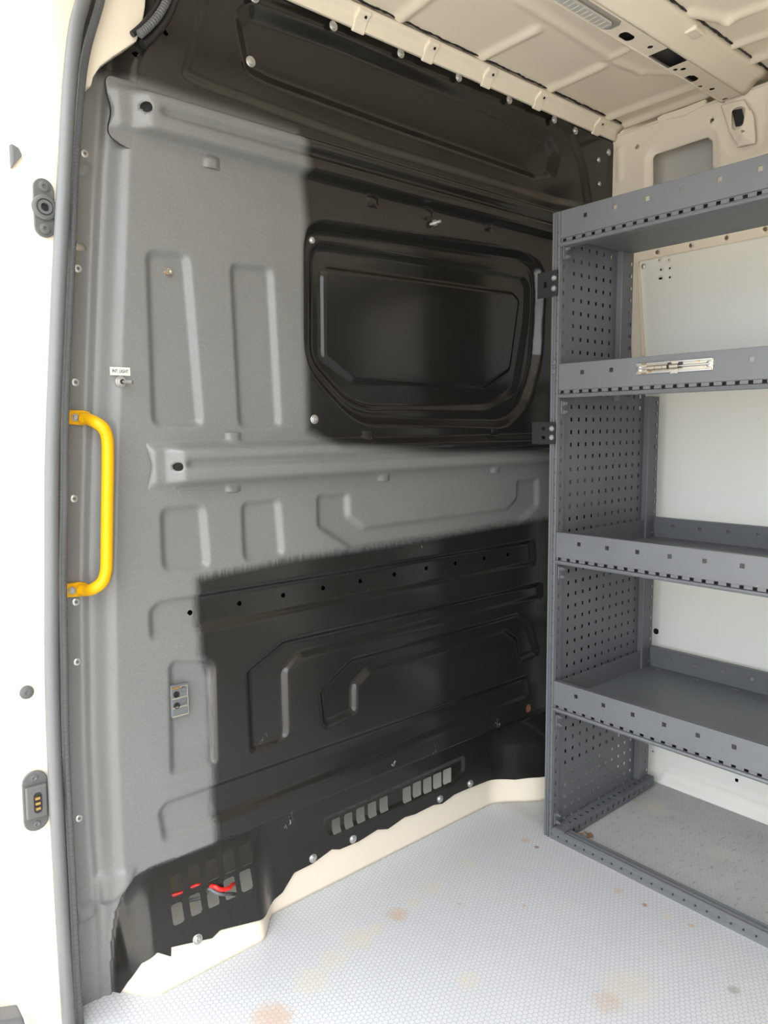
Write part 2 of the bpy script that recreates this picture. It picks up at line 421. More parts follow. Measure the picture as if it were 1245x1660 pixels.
zb_px = [(133, 1651), (159, 1641), (177, 1634), (192, 1614), (207, 1592), (229, 1562), (255, 1544), (276, 1536), (278, 1551), (344, 1521), (357, 1508), (440, 1466), (458, 1447),
         (477, 1415), (507, 1400), (538, 1377), (551, 1377), (582, 1364), (612, 1345), (629, 1344), (656, 1325), (673, 1320), (703, 1305), (717, 1303), (737, 1288), (760, 1278), (791, 1266), (835, 1264), (858, 1261)]
zb = [SB(a, b) for a, b in zb_px]
zbx = np.array([q[0] for q in zb]); zbz = np.array([q[1] for q in zb])
o_ = np.argsort(zbx, kind='stable'); zbx, zbz = zbx[o_], zbz[o_]
CELL = .0027
gx = np.arange(.335, 1.945, CELL); gz = np.arange(-.01, 1.812, CELL)
X, Z = np.meshgrid(gx, gz, indexing='ij')
Z = np.minimum(np.maximum(Z, np.interp(X, zbx, zbz)), 1.808)
X = np.maximum(X, xleft(Z))
X = np.minimum(X, np.interp(Z, [0, .3, 1.6, 1.7, 1.8], [1.94, 1.94, 1.935, 1.925, 1.90]))
D = np.zeros_like(X)
# left bevel down to the bolt flange
xw = xleft(Z)
D -= bevel_left(X, Z)
lipx = xw+.036
D += .0025*np.exp(-((X-lipx)/.004)**2)
# upper pressed fields
emboss(D, X, Z, polyB([(330, 8), (352, -30), (420, -20), (640, 60), (880, 170), (925, 215), (945, 270), (955, 335), (900, 325), (600, 235), (330, 135), (300, 120)]), -.010, .02)
emboss(D, X, Z, polyB([(398, 60), (392, 25), (412, 12), (560, 66), (820, 178), (893, 222), (907, 250), (900, 280), (872, 283), (640, 200), (440, 125), (408, 108)]), -.016, .026)
# rectangular recesses
for q in ([(239, 410), (302, 415), (325, 689), (249, 688)], [(375, 430), (438, 437), (452, 691), (389, 691)],
          [(262, 827), (328, 821), (336, 918), (266, 923)], [(393, 817), (450, 811), (457, 899), (397, 908)]):
    emboss(D, X, Z, polyB(q), -.010, .0125, r=.014)
emboss(D, X, Z, polyB([(515, 805), (562, 802), (564, 838), (590, 857), (822, 826), (838, 808), (838, 781), (870, 777), (870, 819), (840, 847), (569, 887), (516, 853)]), -.010, .0125)
emboss(D, X, Z, polyB([(244, 990), (258, 977), (845, 881), (862, 878), (864, 912), (850, 915), (246, 1034)]), -.010, .0125)
emboss(D, X, Z, polyB([(276, 1080), (283, 1073), (337, 1074), (344, 1082), (348, 1236), (279, 1252)]), -.010, .0125)
emboss(D, X, Z, polyB([(402, 1089), (460, 1041), (875, 947), (876, 966), (846, 973), (484, 1063), (461, 1089), (464, 1190), (455, 1200), (408, 1216)]), -.010, .0125)
emboss(D, X, Z, polyB([(520, 1121), (569, 1071), (838, 997), (858, 1014), (870, 1057), (841, 1070), (838, 1038), (820, 1024), (597, 1087), (574, 1111), (574, 1153), (526, 1175)]), -.010, .0125)
emboss(D, X, Z, polyB([(259, 1315), (270, 1302), (852, 1098), (854, 1127), (344, 1329), (266, 1359)]), -.010, .0125)
# blanked-off window
emboss(D, X, Z, polyB([(497, 395), (503, 372), (520, 366), (560, 371), (850, 412), (876, 432), (880, 470), (874, 590), (852, 660), (822, 688), (580, 682), (498, 592)]), -.026, .019, r=.05)
emboss(D, X, Z, polyB([(515, 412), (523, 394), (545, 395), (860, 448), (868, 462), (866, 520), (848, 632), (805, 660), (606, 661), (572, 646), (515, 582)]), -.010, .013, r=.03)
emboss(D, X, Z, polyB([(535, 440), (541, 430), (845, 473), (855, 485), (840, 597), (799, 627), (586, 617), (536, 577)]), .007, .010)
# a soft bulge left of the blanked window
# hem at the crease
hem = toe(X, Z) > 0
D += np.where(hem, .007*np.clip((.30-Z)/(.30-ZC), 0, 1), 0)
emboss(D, X, Z, polyB([(160, 1425), (206, 1404), (215, 1404), (208, 1425), (183, 1462), (166, 1470)]), .006, .010)
emboss(D, X, Z, polyB([(118, 1466), (147, 1454), (149, 1479), (122, 1492)], YF), .005, .007)
emboss(D, X, Z, polyB([(132, 264), (145, 268), (144, 288), (130, 286)], YF), .003, .004)
# dish around the long vent
emboss(D, X, Z, [SB(*q) for q in ((525, 1330), (752, 1228), (752, 1250), (735, 1268), (535, 1352))], -.005, .008)
D = blur(D, 1)
D += d0(X, Z)
D += np.where(hem, .004, 0)
vent_l = [(286, 1435), (315, 1421), (344, 1410), (371, 1398), (398, 1386), (288, 1481), (317, 1466), (345, 1453), (373, 1440), (399, 1427)]
vent_r = [(317, 533), (376, 507), (434, 480), (490, 455), (546, 430), (657, 382), (706, 357), (756, 337), (804, 315), (851, 293)]
vent_r = [(440+a*.3373, 1160+b*.3373) for a, b in vent_r]
holes = []
for (a, b) in vent_l:
    c = SB(a, b); e = SB(a+9, b-3.5); t = SB(a, b-17.5); holes.append(rrect(c, abs(e[0]-c[0]), abs(t[1]-c[1]), .004))
for (a, b) in vent_r:
    c = SB(a, b); e = SB(a+6.6, b-2.8); t = SB(a, b-11.5); holes.append(rrect(c, abs(e[0]-c[0]), abs(t[1]-c[1]), .003))
row = [(307, 993), (387, 978), (458, 965), (523, 953), (583, 942), (638, 931), (690, 921), (737, 913), (784, 905), (822, 899)]
for q in row: holes.append(circ(PB(*q, YB+.008), .0052))
for q in ((220, 87), (267, 55)): holes.append(circ(PB(*q), .0045))
holes.append(rrect(PB(128, 401, YF), .010, .006, .005))
top = PB(700, 100)[1]
bulk = height_sheet('wall_front', X, Z, D, xz_to(YB), M_BLACK, holes=holes, cell=CELL, attr=dressed_or_shaded)
tag(bulk, 'black pressed steel bulkhead with blanked window, vents and bolted edges', kind='structure')
# closed back of the bulkhead, cabin side
o = MB().box((.36, 1.30, .20), (1.96, 1.31, 1.84)).build('backing_panel', M_DARK, bulk)
o = MB().box((.30, 1.47, -.03), (1.6, 1.49, .62)).build('seat_base_trim', M_BEIGE, bulk)
MB().box((.30, 1.42, .006), (.86, 1.46, .5)).build('seat_base_side', M_TRIM2, bulk)
MB().box((.30, 1.30, -.03), (1.95, 1.47, .006)).build('cabin_carpet', M_BEIGE, bulk)

# ---- cross rails laid over the bulkhead
def rail(name, top_px, bot_px, x1, ytop_face, ybot_face, groove, left_poly, hole, bumps, mid=False):
    zt = PB(*top_px)[1]; zb_ = PB(*bot_px)[1]
    xs = np.arange(left_poly[0]-.005, x1, .004); zs = np.arange(zb_-.004, zt+.004, .0032)
    X, Z = np.meshgrid(xs, zs, indexing='ij')
    D = np.full_like(X, .0035)
    H = .030
    f_up = sst((ytop_face[0]-Z)/(ytop_face[0]-ytop_face[1])); f_dn = sst((Z-ybot_face[0])/(ybot_face[1]-ybot_face[0]))
    lx = left_poly[1]
    f_l = .35*sst((X-lx+.02)/.02)+.65*sst((X-lx-.012)/.035)
    D += H*np.minimum(f_up, f_dn)*f_l
    gz_ = groove[1]
    seg_bead(D, X, Z, (groove[0], gz_), (x1+.2, gz_), .012, -.009)
    for (bx, bz) in bumps:
        D += .0065*sst((.016-np.abs(X-bx))/.008)*sst((.013-np.abs(Z-bz))/.004)*(np.minimum(f_up, f_dn) < .55)
    D = blur(D, 1)
    # concave left end with rounded corners
    def end_x(v):
        q = lambda t: 1-np.sqrt(np.clip(1-np.clip(t, 0, 1)**2, 0, 1))
        rb, rt = (.016, .014) if mid else (.050, .012)
        return left_poly[0]+.007*np.exp(-(v/.40)**2)+np.where(v < 0, rb*q((-v-(.72 if mid else .55))/(.28 if mid else .45)), rt*q((v-.75)/.25))
    zm = (zt+zb_)/2; hh = (zt-zb_)/2
    v = (Z-zm)/hh
    xe = end_x(v)
    Zc = np.clip(Z, zb_, zt); Xc = np.maximum(X, xe)
    o = height_sheet(name, Xc, Zc, D, xz_to(YB), M_BLACK, bulk, holes=[circ(h, r) for h, r in hole], cell=.0036, attr=dressed_or_shaded)
    solid(o, .0025, -1)
    ze = np.linspace(zb_, zt, 24); ve = (ze-zm)/hh
    xe = end_x(ve)
    pts = [(x1, YB-.0016, zb_)]+[(a-.0006, YB-.0016, b) for a, b in zip(xe, ze)]+([(x1, YB-.0016, zt)] if mid else [])
    MB().tube(pts, .0013, 6).build('seam_shadow', M_SEAM, o)  # flange-gap shadow modelled as a thin dark tube
    return o
FU = YB-.034
zr = {k: PB(*k[:2], k[2])[1] for k in [(440, 202, YB), (188, 130, YB), (600, 333, YB), (330, 275, YB), (195, 193, FU), (198, 212, YB), (195, 138, FU), (400, 222-10, FU)]}
xr = PB(235, 700)[0]
def zat(px, py, y=YB): return PB(px, py, y)[1]
def xat(px, py, y=YB): return PB(px, py, y)[0]
ut, ub = zat(400, 190), zat(460, 303)
rail('cross_rail', (400, 190), (460, 303), 1.93, (ut-.004, ut-.022), (zat(215, 218), zat(215, 196, FU)),
     (xat(270, 178, FU), zat(270, 180, FU)), (xat(172, 180), xat(205, 170, FU)), [((xat(240, 171, FU), zat(240, 171, FU)), .0085)],
     [(xat(a, b), zat(a, b)) for a, b in ((341, 266), (601, 328), (690, 348), (790, 366))])
mt, mb = zat(400, 701), zat(400, 795)
rail('cross_rail', (400, 701), (400, 795), 1.70, (mt-.012, mt-.032), (zat(300, 793), zat(300, 778, FU)),
     (xat(312, 752, FU), zat(312, 752, FU)), (xat(236, 750), xat(262, 750, FU)), [((xat(292, 757, FU), zat(292, 757, FU)), .0075)],
     [(xat(a, b), zat(a, b)) for a, b in ((376, 708), (594, 704), (800, 697), (376, 797), (620, 777), (800, 762))], mid=True)

# ---- bolts on the bulkhead
def bolt_mesh(R=.0095, h=.0045):
    b_ = MB().lathe((0, 0, 0), (0, -1, 0), [(R, -.001), (R, .0012), (R*.92, .002), (R*.72, .002), (R*.66, h*.8), (R*.5, h), (R*.3, h), (R*.26, h*.45), (.0001, h*.4)], 14)
    o = b_.build('bolt', M_ZINC, None, auto=True); me = o.data; bpy.data.objects.remove(o); return me
BOLT = bolt_mesh(); BOLT_S = bolt_mesh(.0065, .004)
def bolt(p, parent, me=BOLT, rot=None):
    o = bpy.data.objects.new('bolt', me); COL.objects.link(o); o.location = p; o.parent = parent
    if rot: o.rotation_euler = rot
    return o
for q in ((136, 250), (125, 436), (121, 620), (119, 808), (122, 975), (124, 1072), (127, 1325), (131, 1413), (138, 1640)):
    x, z = PB(*q, YF); bolt((x, YF-.001, z), bulk)
for q in ((410, -2), (538, 44), (647, 88), (741, 127), (823, 163), (896, 195), (930, 213), (984, 248)):
    x, z = PB(*q); bolt((x, YB-.005, z), bulk)
for q in ((968, 260), (969, 299)):
    x, z = PB(*q); bolt((x, YB-.005, z), bulk, BOLT_S)
for q in ((320, 1522), (507, 1391), (572, 1360), (713, 1295), (762, 1270)):
    x, z = SB(*q); bolt((x, YB-float(dl(np.array(x), np.array(z)))-.001, z), bulk, rot=(-.22 if q[0] < 400 else 0, 0, 0))
for q, me in (((405, 101), BOLT), ((504, 390), BOLT_S), ((508, 680), BOLT)):
    x, z = PB(*q); bolt((x, YB-.003, z), bulk, me)
# protruding stud bolt below the upper rail and a lone nut
x, z = PB(706, 361, YB-.02)
o = MB().lathe((x, YB, z), (.25, -1, .1), [(.0035, 0), (.0035, .012), (.0072, .012), (.0072, .018), (.0036, .018), (.0036, .030), (.0001, .030)], 8).build('stud_bolt', M_ZINC, bulk)
x, z = PB(272, 440)
o = MB().lathe((x, YB+.012, z), (.2, -1, 0), [(.006, 0), (.006, .006), (.0045, .006), (.0062, .010), (.0062, .014), (.003, .014), (.0001, .012)], 6).build('rivet_nut', M_WORN, bulk)

# ------------------------------------------------------------------ white skirting under the bulkhead
gx = np.arange(.30, 1.95, .006); gz = np.linspace(0, .175, 24)
X, Z = np.meshgrid(gx, gz, indexing='ij')
Z = np.minimum(Z, np.interp(X, zbx, zbz)+.014)
o = height_sheet('baseboard_front', X, Z, dl(X, Z)-.005, xz_to(YB), M_SKIRT); tag(o, 'white painted steel skirting below the black bulkhead', kind='structure')
solid(o, .004, -1)

# ------------------------------------------------------------------ door pillar (wall_left)
def xz(px, py, y): p = P(px, py, 1, y); return float(p[0]), float(p[2])
seal_l = [(131, -60), (123, 0), (111, 50), (101, 145), (93, 287), (86, 420), (83, 482), (73, 737), (72, 935), (72, 1070), (76, 1222), (87, 1440), (98, 1625), (108, 1760)]
YJ = 1.215
js = sorted((xz(a, b, YJ)[1], xz(a, b, YJ)[0]) for a, b in seal_l)
jz = np.array([q[0] for q in js]); jx = np.array([q[1] for q in js])
us = np.linspace(0, 1, 60); zs = np.linspace(-.25, 1.80, 200)
Ug, Zg = np.meshgrid(us, zs, indexing='ij')
Xr = np.interp(Zg, jz, jx)+.022; Xo = Xr-.23
Xg = Xo+(Xr-Xo)*Ug
Dj = np.zeros_like(Xg)
stepx = np.interp(Zg, [-.2, .3, .8, 1.25, 1.37, 1.40, 1.8], [xz(35, 1640, YJ)[0], xz(18, 1350, YJ)[0], xz(14, 900, YJ)[0], xz(16, 450, YJ)[0], xz(20, 320, YJ)[0], xz(52, 260, YJ)[0], xz(84, -20, YJ)[0]])
Dj -= .030*(1-sst((Xg-stepx+.006)/.012))
Dj -= .050*(1-sst((Xg-stepx+.055)/.012))
# shallow swages in the jamb
emboss(Dj, Xg, Zg, [xz(*q, YJ) for q in ((52, 262), (96, 252), (92, 640), (50, 640), (40, 320))], .004, .010)
emboss(Dj, Xg, Zg, [xz(*q, YJ) for q in ((30, 520), (74, 520), (66, 1140), (22, 1140))], -.003, .012)
Dj = blur(Dj, 1)
wl = height_sheet('wall_left', Xg, Zg, Dj, xz_to(YJ), M_CREAM); tag(wl, 'cream painted door pillar left of the bulkhead', kind='structure'); solid(wl, .006, -1)
# pillar return behind the seal to the bulkhead flange
vv = []; ff = []
for i, z_ in enumerate(zs):
    x_ = float(np.interp(z_, jz, jx))+.022
    vv += [(x_, YJ, z_), (x_+.012, YF+.004, z_), (x_+.06, YF+.004, z_)]
    if i: k = 3*i; ff += [(k-3, k-2, k+1, k), (k-2, k-1, k+2, k+1)]
o = mesh_obj('pillar_return', vv, ff, M_CREAM, wl, True); solid(o, .003)
# cream gusset panel, top left corner
gp = [(133, 150), (139, 141), (148, 140), (152, 124), (163, 107), (184, 91), (222, 66), (231, 40), (236, 10), (240, -60), (150, -60), (135, 60)]
pts = [xz(a, b, 1.222) for a, b in gp]
o = MB().prism(pts, (0, 1.222, 0), (1, 0, 0), (0, 0, 1), (0, .03, 0)).build('corner_gusset', M_ROOF, wl, bevel=.006)
# rubber seal
def path(pxs, y): return [np.array([*xz(a, b, y)[:1], y, xz(a, b, y)[1]]) for a, b in pxs]
def smooth_path(pts, n=8):
    pts = [np.array(p) for p in pts]; out = []
    for i in range(len(pts)-1):
        p0 = pts[max(i-1, 0)]; p1 = pts[i]; p2 = pts[i+1]; p3 = pts[min(i+2, len(pts)-1)]
        for k in range(n):
            t = k/n; out.append(.5*((2*p1)+(-p0+p2)*t+(2*p0-5*p1+4*p2-p3)*t*t+(-p0+3*p1-3*p2+p3)*t**3))
    return out+[pts[-1]]
bulb = [(a+11.5, b) for a, b in seal_l]
YS = 1.190
seal = empty('door_seal', (float(path([bulb[7]], YS)[0][0]), YS, 0), 'long grey rubber door seal running up the pillar edge', 'door seal')
def seal_part(name, pxs, y, r, mat, n=12, squash=1.0):
    o = MB().tube(smooth_path(path(pxs, y)), r, n).build(name, mat, None, True)
    o.parent = seal; o.matrix_parent_inverse = Matrix.Translation(-Vector(seal.location)); return o
seal_part('bulb', bulb, YS, .0105, M_RUB2, 16)
lip = [(a+1, b) for a, b in [(170, -60), (162, 0), (140, 78), (130, 145), (121, 270), (115, 420), (105, 656), (103, 820), (101, 935), (103, 1070), (106, 1222), (117, 1440), (126, 1625), (138, 1760)]]
seal_part('grip_lip', lip, 1.205, .0060, M_RUB, 10)
gap = [((a+b_[0])/2+3, (c+b_[1])/2) for (a, c), b_ in zip(bulb, lip)]
seal_part('channel', gap, 1.212, .0068, M_DARK, 8)
# ribs moulded on the grip lip
lp = smooth_path(path(lip, 1.205), 24)
mb_ = MB()
for i in range(2, len(lp)-2):
    p = lp[i]; t = lp[i+1]-lp[i-1]; t /= np.linalg.norm(t)
    mb_.lathe(p-t*.0012, t, [(.0052, 0), (.0066, .0004), (.0066, .0018), (.0052, .0022)], 8)
o = mb_.build('lip_ribs', M_RUB); o.parent = seal; o.matrix_parent_inverse = Matrix.Translation(-Vector(seal.location)); o['kind'] = 'stuff'

def fit(o, root):
    o.parent = root; o.matrix_parent_inverse = Matrix.Translation(-Vector(root.location)); return o
def pill(w, h, n=10):
    r = w/2; return [(r*math.cos(t), h/2-r+r*math.sin(t)) for t in np.linspace(0, math.pi, n)]+[(r*math.cos(t), -h/2+r+r*math.sin(t)) for t in np.linspace(math.pi, 2*math.pi, n)]
AXM = (0, -1, 0)
# upper door guide plate
x, z = xz(69, 339, YJ); g = empty('door_guide_plate', (x, YJ-.004, z), 'grey plastic door guide plate with round centre socket on upper pillar', 'guide plate')
ph = pill(.030, .086)
fit(MB().prism(ph, (x, YJ-.004, z), (1, 0, -.02), (.02, 0, 1), (0, -.005, 0)).build('plate', M_GPLA, None, bevel=.0015), g)
fit(MB().lathe((x, YJ-.009, z), AXM, [(.0185, 0), (.0185, .003), (.0165, .0045), (.0125, .0045), (.0118, .002), (.0108, .002), (.0102, .005), (.0062, .005), (.0058, -.001), (.0001, -.001)], 24).build('centre_ring', M_GPLA, None, auto=True), g)
fit(MB().lathe((x, YJ-.0085, z), AXM, [(.0055, 0), (.0055, .0008), (.0001, .0008)], 12).build('socket_hole', M_DARK), g)
for dz, dx in ((.031, .001), (-.031, -.001)):
    fit(MB().lathe((x+dx, YJ-.009, z+dz), AXM, [(.0095, -.001), (.0095, .0006), (.0080, .0006), (.0078, .002), (.0055, .0028), (.003, .0028), (.0028, .001), (.0001, .001)], 16).build('screw', M_GPLA, None, auto=True), g)
# lower contact socket
x, z = xz(56, 1296, YJ); g = empty('contact_socket', (x, YJ-.003, z), 'grey oval electrical contact socket with brass pins on lower pillar', 'socket')
U_, V_ = (1, 0, -.03), (.02, 0, 1)
fit(MB().prism(pill(.038, .100), (x, YJ-.003, z), U_, V_, (0, -.004, 0)).build('plate', M_GPLA, None, bevel=.0015), g)
fit(MB().prism([(-.0155, -.025), (.0155, -.025), (.0155, .027), (-.0155, .027)], (x, YJ-.007, z), U_, V_, (0, -.008, 0)).build('housing', M_GPLA, None, bevel=.002), g)
fit(MB().prism(pill(.0125, .034), (x+.001, YJ-.0145, z), U_, V_, (0, -.0012, 0)).build('opening', M_DARK), g)
for k in (-1, 0, 1):
    fit(MB().box((x-.003, YJ-.0185, z+k*.0085-.002), (x+.004, YJ-.0155, z+k*.0085+.002)).build('contact_pin', M_BRASS), g)
for k in (1, -1):
    fit(MB().lathe((x, YJ-.007, z+k*.0385), AXM, [(.0055, -.001), (.0055, .001), (.0035, .0016), (.002, .0008), (.0001, .0008)], 12).build('screw', M_GPLA, None, auto=True), g)
# round blanking plug
x, z = xz(43, 1122, YJ); o = MB().lathe((x, YJ-.0015, z), AXM, [(.0105, -.002), (.0105, .0008), (.007, .002), (.003, .0022), (.0022, .0012), (.0001, .0012)], 20).build('blanking_plug', M_GPLA, None, auto=True)
tag(o, 'small round grey rubber plug on the cream pillar above the socket', 'plug')
# rubber scraps at the outer pillar edge
pts = [xz(a, b, 1.24) for a, b in ((16, 232), (30, 240), (36, 252), (26, 264), (18, 274))]
o = MB().prism(pts, (0, 1.236, 0), (1, 0, 0), (0, 0, 1), (0, .03, 0)).build('rubber_stop', M_RUB, None, bevel=.003); tag(o, 'small black rubber stop at the outer pillar edge, top left', 'rubber stop')
pts = [xz(a, b, 1.20) for a, b in ((-40, 1640), (5, 1636), (30, 1632), (38, 1662), (40, 1700), (-40, 1700))]
o = MB().prism(pts, (0, 1.17, 0), (1, 0, 0), (0, 0, 1), (0, .04, 0)).build('sill_end_cap', M_RUB, None, bevel=.004); tag(o, 'dark rubber sill end cap at the foot of the pillar', 'end cap')

# ------------------------------------------------------------------ yellow grab handle
YH = 1.205
hp = [(134, 679, YF-.013), (144, 680, YF-.024), (157, 686, YH+.006), (168, 695, YH), (174, 712, YH), (175, 745, YH), (174, 820, YH), (173, 900, YH), (172, 925, YH), (166, 943, YH), (154, 953, YH+.006), (142, 957, YF-.024), (131, 956, YF-.013)]
pts = [np.array([xz(a, b, y)[0], y, xz(a, b, y)[1]]) for a, b, y in hp]
x, z = xz(115, 955, YF)
gh = empty('grab_handle', (x, YF, z), 'yellow tubular grab handle bolted to the left edge of the bulkhead', 'grab handle')
sp_ = smooth_path(pts, 8)
fit(MB().tube(sp_, .0098, 16).build('tube', M_YEL, None, True), gh)
for a, b in ((120, 677), (115, 955)):
    x, z = xz(a, b, YF)
    fit(MB().prism([(-.014, -.0115), (.012, -.0125), (.024, -.0095), (.024, .0095), (.012, .0125), (-.014, .0115)], (x, YF-.004, z), (1, 0, -.05), (.05, 0, 1), (0, -.008, 0)).build('mount_plate', M_YEL, None, bevel=.003), gh)
    bo = bolt((x-.002, YF-.0125, z), None, BOLT_S); fit(bo, gh)

# ------------------------------------------------------------------ switch, its label, bracket, wires, conduit
YW = YB-.004
x, z = xz(196, 619, YW)
sw = empty('toggle_switch', (x, YW, z), 'small chrome toggle switch under the white printed label', 'switch')
fit(MB().lathe((x, YW+.003, z), AXM, [(.0098, 0), (.0098, .003), (.0078, .003), (.0078, .007), (.0055, .007), (.0055, .011), (.0001, .011)], 12).build('collar_nut', M_ZINC, None, auto=True), sw)
fit(MB().tube([(x, YW-.006, z), (x+.006, YW-.014, z-.001), (x+.011, YW-.022, z-.002)], [.0024, .0028, .0034], 10).build('lever', M_ZINC, None, True), sw)
fit(MB().lathe((x, YW-.0078, z), AXM, [(.0042, 0), (.0042, .0006), (.0001, .0006)], 12).build('boot', M_DARK), sw)
xa, za = xz(178, 596, YW); xb, zb2 = xz(211, 608, YW); zc_ = (za+zb2)/2; xc_ = (xa+xb)/2
lw, lh = xb-xa, .0135
lab = MB().box((xa, YW-.0012, zc_-lh/2), (xb, YW+.002, zc_+lh/2)).build('switch_label', M_LABEL); tag(lab, 'small white printed label reading INT. LIGHT above the toggle switch', 'label')
cu = bpy.data.curves.new('lettering', 'FONT'); cu.body = 'INT. LIGHT'; cu.size = .0074; cu.offset = .00008; cu.align_x = 'CENTER'; cu.align_y = 'CENTER'; cu.extrude = .0001
to = bpy.data.objects.new('lettering', cu); COL.objects.link(to); to.location = (xc_, YW-.0014, zc_); to.rotation_euler = (math.pi/2, 0, 0); cu.materials.append(M_DARK)
wd = cu.size*5.2; to.scale = (min(1.0, lw*.86/wd), 1, 1); bpy.context.view_layer.update()
me_ = bpy.data.meshes.new_from_object(to.evaluated_get(bpy.context.evaluated_depsgraph_get())); t2_ = bpy.data.objects.new('lettering', me_); COL.objects.link(t2_)
t2_.matrix_world = to.matrix_world.copy(); t2_.parent = lab; bpy.data.objects.remove(to)

# bracket
q = [xz(a, b, YB-.006) for a, b in ((277, 1113), (305, 1107), (305, 1160), (279, 1165))]
cx = sum(p[0] for p in q)/4; cz = sum(p[1] for p in q)/4
br = empty('catch_bracket', (cx, YB+.004, cz), 'small worn dark metal catch bracket with two holes on lower bulkhead', 'bracket')
fit(MB().prism(q, (0, YB+.004, 0), (1, 0, 0), (0, 0, 1), (0, -.009, 0)).build('plate', M_DGREY, None, bevel=.0015), br)
w_ = (q[1][0]-q[0][0]); h_ = (q[1][1]-q[2][1])
for k in (-.22, .12):
    fit(MB().lathe((cx-w_*.18, YB-.005, cz-k*h_), AXM, [(.0058, -.001), (.0058, .002), (.0042, .002), (.0040, .0003), (.0001, .0003)], 14).build('hole_collar', M_DARK), br)
for k, xx in ((.02, .2), (-.25, .22)):
    fit(MB().lathe((cx+w_*xx, YB-.005, cz-k*h_*1.3), AXM, [(.0062, -.001), (.0062, .0016), (.0048, .0016), (.0046, .0005), (.003, .0005), (.003, .002), (.0001, .002)], 14).build('rivet', M_GREY), br)
for zz in (.42, .10, -.18, -.44):
    fit(MB().box((cx-w_*.46, YB-.0066, cz+zz*h_-.0014), (cx+w_*.46, YB-.0048, cz+zz*h_+.0014)).build('rib', M_WORN), br)
fit(MB().box((cx+w_*.44, YB-.0066, cz-h_*.46), (cx+w_*.49, YB-.0048, cz+h_*.46)).build('rim', M_WORN), br)

# wires in the vent
def spt(px, py, off):
    s = SB(px, py); y = YB-float(d0(np.array(s[0]), np.array(s[1])))-off
    p = P(px, py, 1, y); return np.array([p[0], p[1], p[2]])
wp = spt(347, 1437, 0)
wr_ = empty('wire_pair', tuple(wp), 'red and dark grey wires looping out of the left vent', 'wire')
fit(MB().tube(smooth_path([spt(280, 1452, -.05), spt(300, 1446, -.03), spt(318, 1436, -.02), spt(334, 1437, -.012), spt(347, 1437, .006), spt(358, 1442, .012), spt(371, 1440, .006), spt(377, 1434, -.012), spt(385, 1432, -.05)]), .0040, 10).build('red_wire', M_RED, None, True), wr_)
fit(MB().tube(smooth_path([spt(300, 1461, -.05), spt(330, 1454, -.03), spt(338, 1441, -.004), spt(350, 1447, .008), spt(362, 1450, .010), spt(372, 1449, -.004), spt(390, 1450, -.05)]), .0034, 10).build('grey_wire', M_RUB, None, True), wr_)

# corrugated conduit in the top left corner
cp = smooth_path([np.array([*xz(a, b, 1.20)[:1], 1.20, xz(a, b, 1.20)[1]]) for a, b in ((226, 56), (240, 44), (256, 26), (268, 6), (276, -14), (282, -40))], 10)
x, y_, z = cp[0]
cd = empty('cable_conduit', (x, 1.2, z), 'black corrugated cable conduit curling in the top left corner', 'cable')
rr = [(.0068 if i % 2 else .0056) for i in range(len(cp))]
fit(MB().tube(cp, rr, 12).build('corrugated_tube', M_RUB, None), cd)
off = np.array([.010, .012, -.008])
fit(MB().tube([p+off for p in cp], .0075, 10).build('tape_wrap', M_DARK, None, True), cd)
off = np.array([-.006, .014, .004])
fit(MB().tube([p+off for p in cp], .005, 10).build('inner_cable', M_DARK, None, True), cd)

# ------------------------------------------------------------------ roof
ZR = 1.834
gx = np.arange(.30, 2.03, .006); gy = np.arange(-1.64, 1.24, .006)
X, Y = np.meshgrid(gx, gy, indexing='ij'); D = np.zeros_like(X)
def PR(px, py, z=ZR): p = P(px, py, 2, z); return (float(p[0]), float(p[1]))
def ribline(a, b, r, dep): seg_bead(D, X, Y, PR(*a), PR(*b), r, dep)
for xr_ in (PR(764, 101)[0], PR(633, 42)[0], PR(820, 82)[0]): pass
ribline((600, 66), (700, -10), .020, -.010); ribline((764, 101), (868, 48), .020, -.010); ribline((871, 154), (974, 107), .020, -.010)
ribline((840, 0), (984, 89), .016, -.006); ribline((984, 95), (1018, 79), .014, -.008)
ribline((995, 99), (1040, 116), .015, -.006); ribline((1040, 116), (1095, 118), .015, -.006)
ribline((958, 200), (1130, 136), .022, -.012); ribline((978, 214), (1150, 150), .018, -.014)
# field behind the bow
ribline((1120, 20), (1180, 30), .02, -.010); ribline((1180, 30), (1260, 0), .02, -.010); ribline((1170, 80), (1260, 48), .018, -.010); ribline((1190, 108), (1290, 70), .02, -.012)
D = blur(D, 1)
o = height_sheet('ceiling', X, Y, D, lambda X, Y, D: np.stack([X, Y, ZR+D*1.0], -1), M_ROOF); tag(o, 'cream pressed steel van roof with ribs', kind='structure'); solid(o, .003, 1)
roof = o
MB().box((.28, -1.66, ZR+.02), (2.05, 1.34, ZR+.03)).build('outer_skin', M_CREAM, roof)
